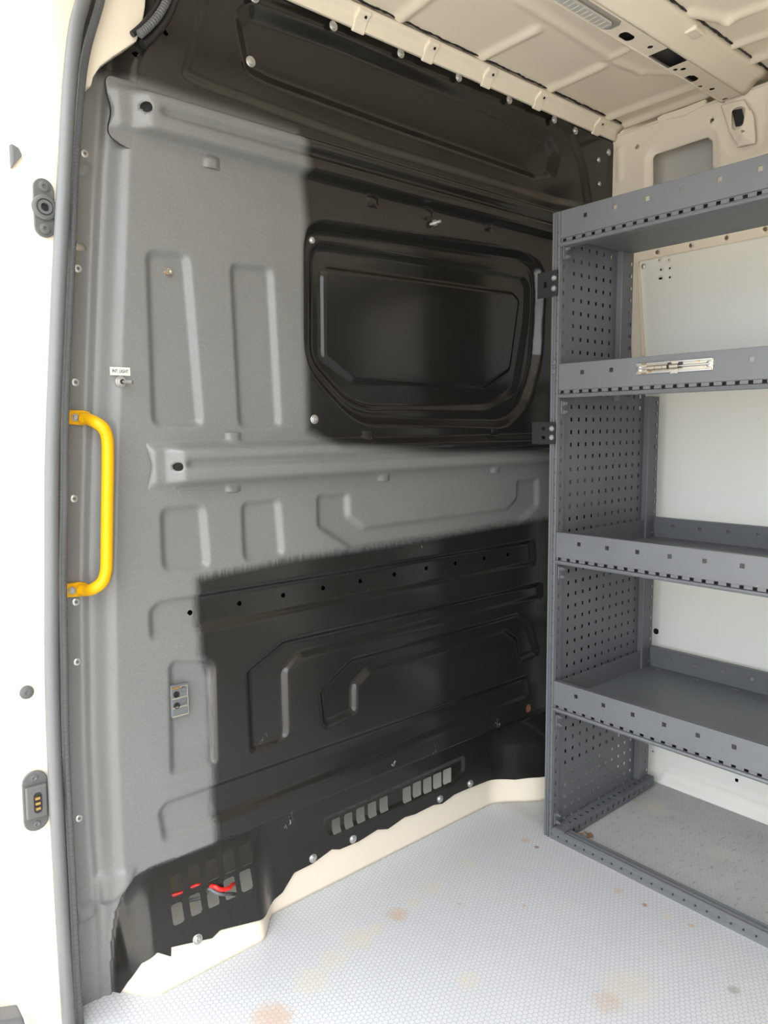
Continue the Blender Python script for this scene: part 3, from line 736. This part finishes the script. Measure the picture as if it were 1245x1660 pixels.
# header rail along the top of the bulkhead
def sweep(name, prof, x0, x1, mat, parent, axis='x', n=60, th=.003):
    vv = []; ff = []; m_ = len(prof)
    for i in range(n+1):
        t = x0+(x1-x0)*i/n
        for (a, b) in prof: vv.append((t, a, b) if axis == 'x' else (a, t, b))
        if i:
            for k in range(m_-1): ff.append(((i-1)*m_+k, (i-1)*m_+k+1, i*m_+k+1, i*m_+k))
    o = mesh_obj(name, vv, ff, mat, parent, True); solid(o, th)
    try: o.data.set_sharp_from_angle(angle=math.radians(50))
    except Exception: pass
    return o
hd = sweep('trim_1', [(1.226, 1.7935), (1.222, 1.7945), (1.2195, 1.800), (1.218, 1.809), (1.212, 1.816), (1.204, 1.820), (1.199, 1.826)], .45, 1.91, M_ROOF, None)
tag(hd, 'cream roof header rail above the bulkhead', kind='structure')
for a, b in ((590, 36), (702, 82), (797, 128), (880, 165), (975, 208)):
    p = P(a, b, 1, 1.205); bx = float(p[0])
    MB().prism([(1.2225, 1.788), (1.213, 1.806), (1.198, 1.8155), (1.200, 1.829), (1.228, 1.829), (1.228, 1.788)], (bx-.016, 0, 0), (0, 1, 0), (0, 0, 1), (.032, 0, 0)).build('clip_tab', M_ROOF, hd, bevel=.003)
    MB().lathe((bx+.004, 1.2042, 1.8105), (0, -.8, -.75), [(.0032, 0), (.0032, .0012), (.0001, .0012)], 10).build('tab_hole', M_DARK, hd)
# black sealer seam between header and roof
pts = [(x_, 1.1985+.0012*math.sin(x_*90)+random.uniform(-.001, .001), ZR-.0015) for x_ in np.linspace(.45, 1.90, 160)]
MB().tube(pts, [random.uniform(.0012, .0028) for _ in pts], 6).build('sealer_bead', M_SEAM, hd)
# roof bow
ZBW = 1.797
yb0, yb1 = P(1091, 117, 2, ZBW)[1], P(1120, 100, 2, ZBW)[1]
B0 = float(np.mean([P(a, b, 2, ZBW)[1] for a, b in ((983, 50), (1059, 97), (1129, 141))])); B1 = float(np.mean([P(a, b, 2, ZBW)[1] for a, b in ((1062, 59), (1144, 117))]))
gx = np.arange(.40, 1.90, .003); gy = np.arange(B1, B0+.003, .003)
X, Y = np.meshgrid(gx, gy, indexing='ij')
def PW(px, py): p = P(px, py, 2, ZBW); return (float(p[0]), float(p[1]))
c1 = lambda a, b: (880+a*.2932, b*.2932)
bh = [rrect(PW(*c1(462, 202)), .020, .011, .010), circ(PW(*c1(594, 260)), .006), rrect(PW(*c1(690, 323)), .042, .024, .002), circ(PW(*c1(733, 385)), .005), circ(PW(*c1(776, 382)), .006),
      rrect(PW(*c1(820, 435)), .018, .012, .011), circ(PW(*c1(870, 478)), .005), circ(PW(*c1(935, 492)), .006), circ(PW(*c1(912, 535)), .005), circ(PW(*c1(1006, 547)), .006)]
bow = height_sheet('trim_2', X, Y, np.zeros_like(X), lambda X, Y, D: np.stack([X, Y, np.full_like(X, ZBW)+D], -1), M_ROOF, holes=bh, cell=.003); tag(bow, 'cream roof bow with slots crossing the ceiling', kind='structure')
sweep('bow_front_flank', [(B0, ZBW), (B0+.006, ZBW+.002), (B0+.014, ZBW+.030), (B0+.03, ZR-.002)], .40, 1.905, M_ROOF, bow)
sweep('bow_rear_flank', [(B1+.003, ZBW-.0003), (B1-.003, ZBW), (B1-.008, ZBW+.003), (B1-.030, ZBW+.020), (B1-.048, ZBW+.024), (B1-.056, ZR-.002)], .40, 1.90, M_ROOF, bow, th=.0004)
MB().box((.40, B1-.009, ZBW+.010), (1.88, B0+.004, ZBW+.012)).build('bow_cavity', M_DARK, bow)
pts = [(x_, B1-.058+random.uniform(-.001, .001), ZR-.0015) for x_ in np.linspace(.5, 1.90, 150)]
MB().tube(pts, [random.uniform(.0012, .0032) for _ in pts], 6).build('sealer_bead', M_SEAM, bow)
p = P(*c1(830, 180), 2, ZBW+.022)
MB().box((p[0]-.02, B1-.056, ZBW+.016), (p[0]+.02, B1-.030, ZBW+.026)).build('clip_tab', M_ROOF, bow, bevel=.003)
# bow end gusset with slot, running down the side rail
# lamp
xa, ya = PW(*c1(70, 0)); xb, yb_ = PW(*c1(440, 120)); 
lx1 = float(PW(*c1(400, 145))[0]); lx0 = lx1-.36; ly0 = float(PW(*c1(440, 120))[1]); ly1 = float(PW(*c1(355, 165))[1]); ym = (ly0+ly1)/2; hw = abs(ly1-ly0)/2
lamp = empty('ceiling_lamp', ((lx0+lx1)/2, ym, ZBW), 'long clear ribbed interior lamp set in the roof bow', 'lamp')
fit(MB().prism([(-.18, -hw), (.172, -hw), (.18, -hw+.008), (.18, hw-.008), (.172, hw), (-.18, hw)], ((lx0+lx1)/2, ym, ZBW+.002), (1, 0, 0), (0, 1, 0), (0, 0, -.005)).build('bezel', M_BEZEL, None, bevel=.002), lamp)
fit(MB().prism([(-.166, -hw*.62), (.150, -hw*.62), (.160, -hw*.3), (.160, hw*.3), (.150, hw*.62), (-.166, hw*.62)], ((lx0+lx1)/2, ym, ZBW-.003), (1, 0, 0), (0, 1, 0), (0, 0, -.007)).build('lens', M_LENS, None, bevel=.003), lamp)
for k in range(22):
    xx = lx0+.022+k*.0145
    fit(MB().box((xx, ym-hw*.56, ZBW-.0112), (xx+.006, ym+hw*.56, ZBW-.0098)).build('lens_rib', M_LENS), lamp)

# ------------------------------------------------------------------ far side wall (wall_right)
XW, XU = 1.866, 1.905
def PS(px, py, x=XU): p = P(px, py, 0, x); return (float(p[1]), float(p[2]))
# lower white lining
gy = np.arange(.18, 1.30, .006); gz = np.arange(0, 1.12, .006)
Y, Z = np.meshgrid(gy, gz, indexing='ij'); D = np.zeros_like(Y)
cR = lambda a, b: (980+a*.2169, 1000+b*.2169)
bead = [PS(*cR(*q), XW) for q in ((445, 1215), (455, 1165), (490, 1150), (760, 1232), (1222, 1395), (1500, 1500))]
for a, b in zip(bead[:-1], bead[1:]): seg_bead(D, Y, Z, a, b, .007, .004)
bead = [PS(*cR(*q), XW) for q in ((445, 1215), (920, 1380), (1222, 1500), (1500, 1600))]
for a, b in zip(bead[:-1], bead[1:]): seg_bead(D, Y, Z, a, b, .005, .0025)
D += .012*(1-sst(Z/.03))
hs = [circ(PS(*cR(*q), XW), r) for q, r in (((385, 108), .0085), ((357, 1008), .0045), ((988, 1222), .0055))]
Y = np.where(Z > .2, np.minimum(Y, 1.062), Y)
wr = height_sheet('wall_right', Y, Z, D, lambda Y, Z, D: np.stack([XW-D, Y, Z], -1), M_WHITE, holes=hs, cell=.006); tag(wr, 'white lined far side wall behind the shelving', kind='structure')
MB().box((2.02, .18, -.03), (2.03, 1.34, 1.85)).build('outer_skin', M_RAIL, wr)
MB().box((1.905, 1.0, .2), (1.91, 1.32, 1.46)).build('corner_panel', M_DARK, wr)
MB().box((1.93, .18, .0), (1.94, 1.10, 1.10)).build('lining_backing', M_DARK, wr)
# upper lining panel in the top bay
b1 = [(1030, 427), (1300, 366), (1300, 640), (1045, 640)]
zt = PS(1060, 418, 1.872)[1]; yl0 = PS(1034, 428, 1.872)[0]
up = perf = None
gy = np.arange(.18, yl0, .005); gz = np.arange(1.03, zt, .005)
Y, Z = np.meshgrid(gy, gz, indexing='ij')
c8 = lambda a, b: (990+a*.2048, 360+b*.2048)
hs = [circ(PS(*c8(*q), 1.872), .0035) for q in ((385, 300), (460, 297), (395, 378), (465, 365), (465, 437))]+[rrect(PS(*c8(392, 446), 1.872), .006, .003, .002)]
u = height_sheet('upper_lining', Y, Z, np.zeros_like(Y), lambda Y, Z, D: np.stack([np.full_like(Y, 1.872), Y, Z], -1), M_WHITE, wr, holes=hs, cell=.005); solid(u, .004, 1)
y_, z_ = PS(*c8(260, 350), 1.872); o = MB().lathe((1.872, y_, z_), (-1, 0, 0), [(.007, 0), (.0065, .002), (.003, .0035), (.0001, .0036)], 12).build('screw', M_ZINC, wr, auto=True)
MB().box((1.90, .18, 1.03), (1.905, 1.05, 1.46)).build('upper_backing', M_DARK, wr)
# cream strip with holes above it
gy = np.arange(.18, 1.20, .005); gz = np.arange(zt-.02, 1.50, .005)
Y, Z = np.meshgrid(gy, gz, indexing='ij')
hs = [circ(PS(*c8(*q), 1.878), .0058) for q in ((367, 238), (632, 184), (915, 124), (1220, 58))]
s_ = height_sheet('holed_strip', Y, Z, np.zeros_like(Y), lambda Y, Z, D: np.stack([np.full_like(Y, 1.878), Y, Z], -1), M_ROOF, wr, holes=hs, cell=.005); solid(s_, .003, 1)
# slim upright pressing beside the upper lining
pu = [PS(*c8(*q), 1.868) for q in ((145, 330), (205, 325), (228, 330), (275, 1060), (215, 1075), (160, 1075))]
MB().prism(pu, (1.868, 0, 0), (0, 1, 0), (0, 0, 1), (.03, 0, 0)).build('upright_pressing', M_RAIL, wr, bevel=.004)
pu = [PS(*c8(*q), 1.862) for q in ((205, 325), (216, 325), (262, 1060), (240, 1060))]
MB().prism(pu, (1.862, 0, 0), (0, 1, 0), (0, 0, 1), (.02, 0, 0)).build('upright_ridge', M_RAIL, wr, bevel=.002)
y_, z_ = PS(*c8(180, 638), 1.866); MB().lathe((1.868, y_, z_), (-1, 0, 0), [(.008, 0), (.0075, .002), (.004, .003), (.0001, .003)], 12).build('clip', M_SKIRT, wr, auto=True)
# upper side rail with its rounded window
gy = np.arange(.10, 1.26, .0045); gz = np.arange(1.46, 1.81, .0045)
Y, Z = np.meshgrid(gy, gz, indexing='ij'); D = np.zeros_like(Y)
ca = lambda a, b: (880+a*.2932, b*.2932)
win = [PS(*ca(*q)) for q in ((600, 1080), (600, 870), (615, 850), (900, 755), (922, 765), (930, 790), (930, 1080))]
emboss(D, Y, Z, win, -.008, .012, grow=.014)
emboss(D, Y, Z, [PS(*ca(*q)) for q in ((985, 600), (1010, 800), (1040, 835), (1090, 860), (1180, 840), (1230, 800), (1250, 640), (1245, 500))], -.008, .02)
emboss(D, Y, Z, [PS(*ca(*q)) for q in ((405, 820), (440, 805), (440, 1000), (412, 1000))], .004, .006)
D = blur(D, 1)
hs = [lambda A, B, w=win: sdf_poly(A, B, w), circ(PS(*ca(518, 811)), .0055), circ(PS(*ca(935, 666)), .0055)]
top_z = np.interp(Y, [.1, .96, 1.05, 1.13, 1.26], [1.806]*5)
sr = height_sheet('upper_rail', Y, np.minimum(Z, top_z), D, lambda Y, Z, D: np.stack([XU-D, Y, Z], -1), M_RAIL, wr, holes=hs, cell=.0045); solid(sr, .002, 1)
MB().box((1.978, .2, 1.45), (1.982, 1.25, 1.80)).build('rail_backing', M_WELL, wr)
sweep('rail_top', [(XU, 1.806), (XU+.004, 1.811), (XU+.05, 1.816)], .1, 1.26, M_RAIL, wr, axis='y')
pl_ = [PS(*ca(*q), XU-.004) for q in ((630, 650), (665, 630), (760, 600), (900, 545), (900, 575), (780, 640), (700, 655), (635, 685))]
MB().prism(pl_, (XU-.004, 0, 0), (0, 1, 0), (0, 0, 1), (.012, 0, 0)).build('rail_tab', M_RAIL, wr, bevel=.003)
# bow foot gusset
gq = [(975, 575), (1105, 545), (1160, 640), (1170, 760), (1165, 790), (1075, 808), (1030, 740)]
gpoly = [PS(*ca(*q), XU-.012) for q in gq]
ys = [p[0] for p in gpoly]; zs_ = [p[1] for p in gpoly]
gy = np.arange(min(ys)-.004, max(ys)+.004, .004); gz = np.arange(min(zs_)-.004, max(zs_)+.004, .004)
Y, Z = np.meshgrid(gy, gz, indexing='ij'); S_ = sdf_poly(Y, Z, gpoly)
hs = [lambda A, B, g_=gpoly: -sdf_poly(A, B, g_), rrect(PS(*ca(1076, 652), XU-.012), .0165, .027, .0155, 0), circ(PS(*ca(1106, 726), XU-.012), .004)]
bf = height_sheet('bow_foot', Y, Z, .010*sst((S_+.03)/.03), lambda Y, Z, D: np.stack([XU-.016+D, Y, Z], -1), M_RAIL, bow, holes=hs, cell=.004); solid(bf, .002, 1)
MB().prism([PS(*ca(*q), XU-.003) for q in ((1045, 610), (1100, 600), (1120, 690), (1065, 700))], (XU-.003, 0, 0), (0, 1, 0), (0, 0, 1), (.002, 0, 0)).build('foot_shadow_gap', M_DARK, bow)
# ------------------------------------------------------------------ shelving unit
XF = 1.399; YL = 1.031; YR = .42
XB = 1.822; XB1 = 1.680
su = empty('shelving_unit', (XF, YL, 0), 'dark grey perforated metal shelving unit standing against the far wall', 'shelving')
def sp(o): return fit(o, su)
def end_frame(y, s):
    """posts, perforated panels; s = +1 for the end next to the bulkhead (panel faces -Y)"""
    # front post: ribbed channel face
    yo = y+s*.021
    lo, hi = min(y, yo), max(y, yo)
    for k, (a, b, x0) in enumerate(((0, .0055, .0), (.0055, .0085, .003), (.0085, .0125, -.001), (.0125, .0155, .003), (.0155, .021, 0))):
        pass
    prof = [(0, .0), (.0045, 0), (.0060, .0030), (.0082, .0030), (.0092, -.0012), (.0118, -.0012), (.0128, .0030), (.0150, .0030), (.0165, 0), (.021, 0), (.021, .012), (0, .012)]
    sp(MB().prism([(XF+b, y+s*a) for a, b in prof], (0, 0, 0), (1, 0, 0), (0, 1, 0), (0, 0, 1.474)).build('front_post', M_GREY))
    # pin holes along the post face
    me = None
    for k in range(48):
        z = .03+k*.0298
        o = MB().lathe((0, 0, 0), (-1, 0, 0), [(.0016, 0), (.0016, .0004), (.0001, .0004)], 8).build('pin_hole', M_DARK) if me is None else bpy.data.objects.new('pin_hole', me)
        if me is None: me = o.data
        else: COL.objects.link(o)
        o.location = (XF+.0027, y+s*.0070, z); sp(o)
    # post return flange with square holes
    vs = cuts(.0, 1.47, .022, .0290, .0085)
    sp(perf_sheet('post_flange', (XF+.004, y-s*.0005, 0), (1, 0, 0), (0, 0, 1), [0, .0065, .0125, .022], vs, lambda i, j: i == 1 and j % 2 == 1, M_GREY, None))
    # panels
    for (z0, z1, xb) in ((1.165, 1.435, XB1-.045), (.775, 1.062, XB-.055), (.415, .680, XB-.052), (.052, .318, XB-.050)):
        us = cuts(XF+.012, xb+.012, XF+.0285, .0298, .0085); vs = cuts(z0-.045, z1+.03, z0+.006-.0293, .0293, .0092)
        sp(perf_sheet('end_panel', (0, y+s*.004, 0), (1, 0, 0), (0, 0, 1), us, vs, lambda i, j: i % 2 == 1 and j % 2 == 1, M_DGREY, None))
    # rear posts
    for (z0, z1, xb) in ((1.06, 1.44, XB1), (.0, 1.075, XB)):
        vs = cuts(z0, z1, z0+.015, .0290, .0085)
        sp(MB().box((xb-.048, min(y-s*.012, y+s*.006), z0), (xb-.020, max(y-s*.012, y+s*.006), z1)).build('rear_post', M_GREY, None, bevel=.0015))
        sp(perf_sheet('rear_post_flange', (xb-.0195, y-s*.010, 0), (1, 0, 0), (0, 0, 1), [0, .0045, .0075, .012, .0185, .021], vs, lambda i, j: i in (1, 3) and j % 2 == 1, M_DGREY, None))
    # bottom side rail with holes
    us = cuts(XF+.03, XB, XF+.05, .0248, .008)
    sp(perf_sheet('side_rail_face', (0, y-s*.030, .004), (1, 0, 0), (0, 0, 1), us, [0, .007, .017, .026], lambda i, j: i % 2 == 1 and j == 1, M_DGREY, None))
    sp(perf_sheet('side_rail_top', (0, y-s*.030, .030), (1, 0, 0), (0, s, 0), us, [0, .008, .016, .030], lambda i, j: i % 2 == 1 and j == 1, M_DGREY, None))
    # corner connector bolts
    for zt_ in (1.395, 1.052, .668, .306, .058):
        sp(MB().box((XF+.006, min(y-s*.003, y-s*.0055), zt_-.024), (XF+.024, max(y-s*.003, y-s*.0055), zt_+.006)).build('corner_plate', M_DGREY, None, bevel=.001))
        for dz in (.0, -.019):
            sp(MB().lathe((XF+.015, y-s*.0055, zt_+dz), (0, -s, 0), [(.0065, 0), (.0065, .0015), (.0045, .0015), (.0045, .007), (.0028, .007), (.0028, .011), (.0001, .011)], 6).build('hex_nut', M_GREY))
end_frame(YL, 1); end_frame(YR, -1)
# shelf trays
LIP = .053
def tray(zt, xb, back):
    y0, y1 = YR+.004, YL-.002
    t = empty('shelf_tray', (XF, YL, zt-LIP), None, None); fit(t, su)
    def tp(o): o.parent = t; o.matrix_parent_inverse = Matrix.Translation(-Vector((XF, YL, zt-LIP))); return o
    us = cuts(y0, y1, .969-.073*7, .0727, .0092)
    tp(perf_sheet('front_lip', (XF, 0, zt-LIP), (0, 1, 0), (0, 0, 1), us, [0, LIP*.5, LIP*.5+.0092, LIP], lambda i, j: i % 2 == 1 and j == 1, M_GREY, None))
    tp(MB().box((XF-.0012, y0, zt-.0016), (XF+.010, y1, zt)).build('lip_fold', M_GREY, None, bevel=.0005))
    # perforated channel below the lip
    us = cuts(y0, y1, 1.022-.02455*24, .02455, .0088)
    tp(perf_sheet('slot_channel', (XF+.004, 0, zt-LIP-.020), (0, 1, 0), (0, 0, 1), us, [.007, .0135, .020], lambda i, j: i % 2 == 1 and j == 0, M_GREY, None))
    tp(MB().prism([(0, -.0035), (.0035, -.0055), (.010, -.0055), (.010, -.0085), (0, -.0085)][::-1], (XF-.001, y0, zt-LIP+.0035), (1, 0, 0), (0, 0, 1), (0, y1-y0, 0)).build('upper_bead', M_GREY))
    tp(MB().prism([(0, 0), (.006, .004), (.006, .0085), (-.0005, .0075), (-.0025, .004)], (XF, y0, zt-LIP-.022), (1, 0, 0), (0, 0, 1), (0, y1-y0, 0)).build('lower_bead', M_GREY))
    tp(MB().box((XF+.0045, y0, zt-LIP-.0225), (XF+.026, y1, zt-LIP-.021)).build('channel_floor', M_GREY))
    tp(MB().box((XF+.024, y0, zt-LIP-.021), (XF+.0255, y1, zt-LIP)).build('channel_back', M_DGREY))
    # deck, side lips, back lip
    tp(MB().box((XF+.001, y0, zt-LIP-.001), (xb, y1, zt-LIP+.0005)).build('deck', M_DECK))
    for yy in (y1-.0045, y0+.003): tp(MB().box((XF+.004, yy, zt-LIP), (xb, yy+.0016, zt-.004)).build('side_lip', M_DGREY))
    us = cuts(y0, y1, .969-.073*7, .0727, .0092)
    tp(perf_sheet('back_lip', (xb-.001, 0, zt-LIP), (0, 1, 0), (0, 0, 1), us, [0, LIP*.5, LIP*.5+.0092, LIP-.001], lambda i, j: back and i % 2 == 1 and j == 1, M_GREY, None))
    tp(MB().box((xb-.002, y0, zt-.003), (xb+.018, y1, zt-.001)).build('back_fold', M_DGREY, None, bevel=.0005))
    # little slots where the deck meets the back lip
    for k in range(11):
        yy = .985-k*.0727*.72
        if yy > y0+.02: tp(MB().box((xb-.020, yy-.008, zt-LIP+.0005), (xb-.0175, yy+.008, zt-LIP+.0009)).build('deck_slot', M_WORN if k % 2 == 0 else M_GREY))
    tp(MB().lathe((xb-.012, y1-.006, zt-LIP+.012), (-.2, -1, 0), [(.005, 0), (.005, .004), (.003, .004), (.003, .008), (.0001, .008)], 6).build('hex_nut', M_GREY))
    return t
t1 = tray(1.4735, XB1-.005, True); t2 = tray(1.1400, XB-.004, False); t3 = tray(.7560, XB-.004, True); t4 = tray(.3990, XB-.004, True)
for t, lb in ((t1, 'topmost shelf tray'), (t2, 'shelf tray with the bright latch on its front lip'), (t3, 'third shelf tray from the top'), (t4, 'lowest shelf tray')): t['label'] = lb
# base rail
prof = [(0, 0), (0, .006), (.003, .008), (.003, .014), (0, .016), (.0, .021), (.006, .025), (.010, .025), (.011, .021), (.015, .021), (.016, .025), (.022, .025), (.023, .019), (.028, .019), (.029, .024), (.033, .024), (.034, 0)]
sp(MB().prism([(XF+a, b) for a, b in prof], (0, YR, 0), (1, 0, 0), (0, 0, 1), (0, YL-YR, 0)).build('base_rail', M_GREY))
me = None
for k in range(25):
    o = MB().lathe((0, 0, 0), (-1, 0, .2), [(.0024, 0), (.0024, .0008), (.0001, .0008)], 8).build('rail_hole', M_DARK) if me is None else bpy.data.objects.new('rail_hole', me)
    if me is None: me = o.data
    else: COL.objects.link(o)
    o.location = (XF+.0027, 1.012-k*.0245, .011); sp(o)
# rusty floor bracket
p = P(935, 1351, 2, .01)
sp(MB().prism([(-.012, -.012), (.030, -.034), (.040, -.024), (.004, .004)], (p[0]-.004, p[1]+.006, .001), (1, 0, 0), (0, 1, 0), (0, 0, .006)).build('floor_bracket', M_RUST, None, bevel=.001))
for a, b in ((.018, -.020), (-.002, -.004)):
    sp(MB().lathe((p[0]-.004+a, p[1]+.006+b, .007), (0, 0, 1), [(.006, 0), (.006, .004), (.003, .004), (.003, .008), (.0001, .008)], 6).build('hex_nut', M_ZINC))
sp(MB().prism([(0, 0), (.045, .004), (.05, -.012), (.02, -.03), (0, -.03)], (XF+.004, YL-.004, .026), (1, 0, 0), (0, 1, 0), (0, 0, .003)).build('corner_foot', M_GREY, None, bevel=.001))
# brackets tying the front post to the bulkhead
for (pa, pb, two) in (((872, 438), (900, 480), 0), ((863, 684), (900, 720), 1)):
    za = P(900, pa[1], 0, XF-.004)[2]; zb_ = P(900, pb[1], 0, XF-.004)[2]
    yl = P(pa[0], (pa[1]+pb[1])/2, 0, XF-.004)[1]
    mid = YL+.022
    us = [YL+.003, YL+.007, YL+.012, mid-.002, mid+.003, mid+.008, mid+.018, yl]
    h = za-zb_; vs = [0, h*.22, h*.38, h*.62, h*.78, h]
    sp(perf_sheet('wall_bracket', (XF-.004, 0, zb_), (0, 1, 0), (0, 0, 1), us, vs, lambda i, j: i == 5 and (j in (1, 3) if two else j == 2), M_BRKT, None, .003))
    sp(MB().box((XF-.006, mid-.001, zb_), (XF+.0, mid+.001, za)).build('bracket_fold', M_BRKT))
    for k in (.3, .7):
        sp(MB().lathe((XF-.0055, YL+.0115, zb_+h*k), (-1, 0, 0), [(.0068, 0), (.0068, .0012), (.0052, .0035), (.0025, .0038), (.0022, .0022), (.0001, .0022)], 12).build('screw', M_ZINC, None, auto=True))
for zz in (588, 603):
    p = P(892, zz, 0, XF); sp(MB().lathe((XF-.001, YL+.011, p[2]), (-1, 0, 0), [(.0065, 0), (.0065, .0012), (.005, .0032), (.0025, .0036), (.0022, .002), (.0001, .002)], 12).build('screw', M_GREY, None, auto=True))
# bright latch on the second tray
la = P(1033, 598, 0, XF); lb_ = P(1157, 590, 0, XF); zc2 = (la[2]+lb_[2])/2; yA, yB_ = la[1], lb_[1]; L = yA-yB_
lt = empty('latch', (XF-.002, (yA+yB_)/2, zc2), None, None); fit(lt, su); lt['label'] = 'bright worn metal toggle latch'
def lp_(o): o.parent = lt; o.matrix_parent_inverse = Matrix.Translation(-Vector(lt.location)); return o
def lbox(a, b, z0, z1, d0_, d1, mat, nm, bev=.0008): lp_(MB().box((XF-.001-d1, yA-b*L, zc2+z0), (XF-.001-d0_, yA-a*L, zc2+z1)).build(nm, mat, None, bevel=bev))
lbox(0, .46, -.011, .011, 0, .0015, M_WORN, 'base_plate'); lbox(.46, .56, -.014, .011, 0, .0015, M_WORN, 'base_plate')
lbox(.56, 1.0, -.012, .011, 0, .0015, M_WORN, 'strike_plate')
lbox(.56, .99, .0075, .011, .0015, .004, M_ZINC, 'edge_fold'); lbox(.56, .99, -.012, -.0085, .0015, .004, M_ZINC, 'edge_fold')
lbox(.0, .46, .008, .011, .0015, .004, M_ZINC, 'edge_fold'); lbox(0, .46, -.011, -.008, .0015, .004, M_ZINC, 'edge_fold')
lbox(.44, .47, -.004, .008, .0015, .007, M_DARK, 'slot'); lbox(.58, .62, -.004, .008, .0015, .006, M_DARK, 'slot')
for a, b in ((.16, .27), (.275, .37), (.375, .44), (.47, .58)):
    lp_(MB().tube([(XF-.006, yA-a*L, zc2), (XF-.006, yA-b*L, zc2)], .0052, 10).build('barrel', M_WORN, None, True))
lp_(MB().tube([(XF-.005, yA-.04*L, zc2), (XF-.005, yA-.97*L, zc2)], .0022, 8).build('spring_rod', M_ZINC, None, True))
for a in (.04, .955):
    lp_(MB().lathe((XF-.002, yA-a*L, zc2), (-1, 0, 0), [(.0065, 0), (.0062, .002), (.004, .0032), (.0001, .0034)], 12).build('rivet', M_ZINC, None, auto=True))
for a, c_ in ((.11, .0095), (.11, -.0095)):
    lbox(a-.035, a+.035, c_-.0016, c_+.0016, .003, .0048, M_RUST, 'rust_patch')
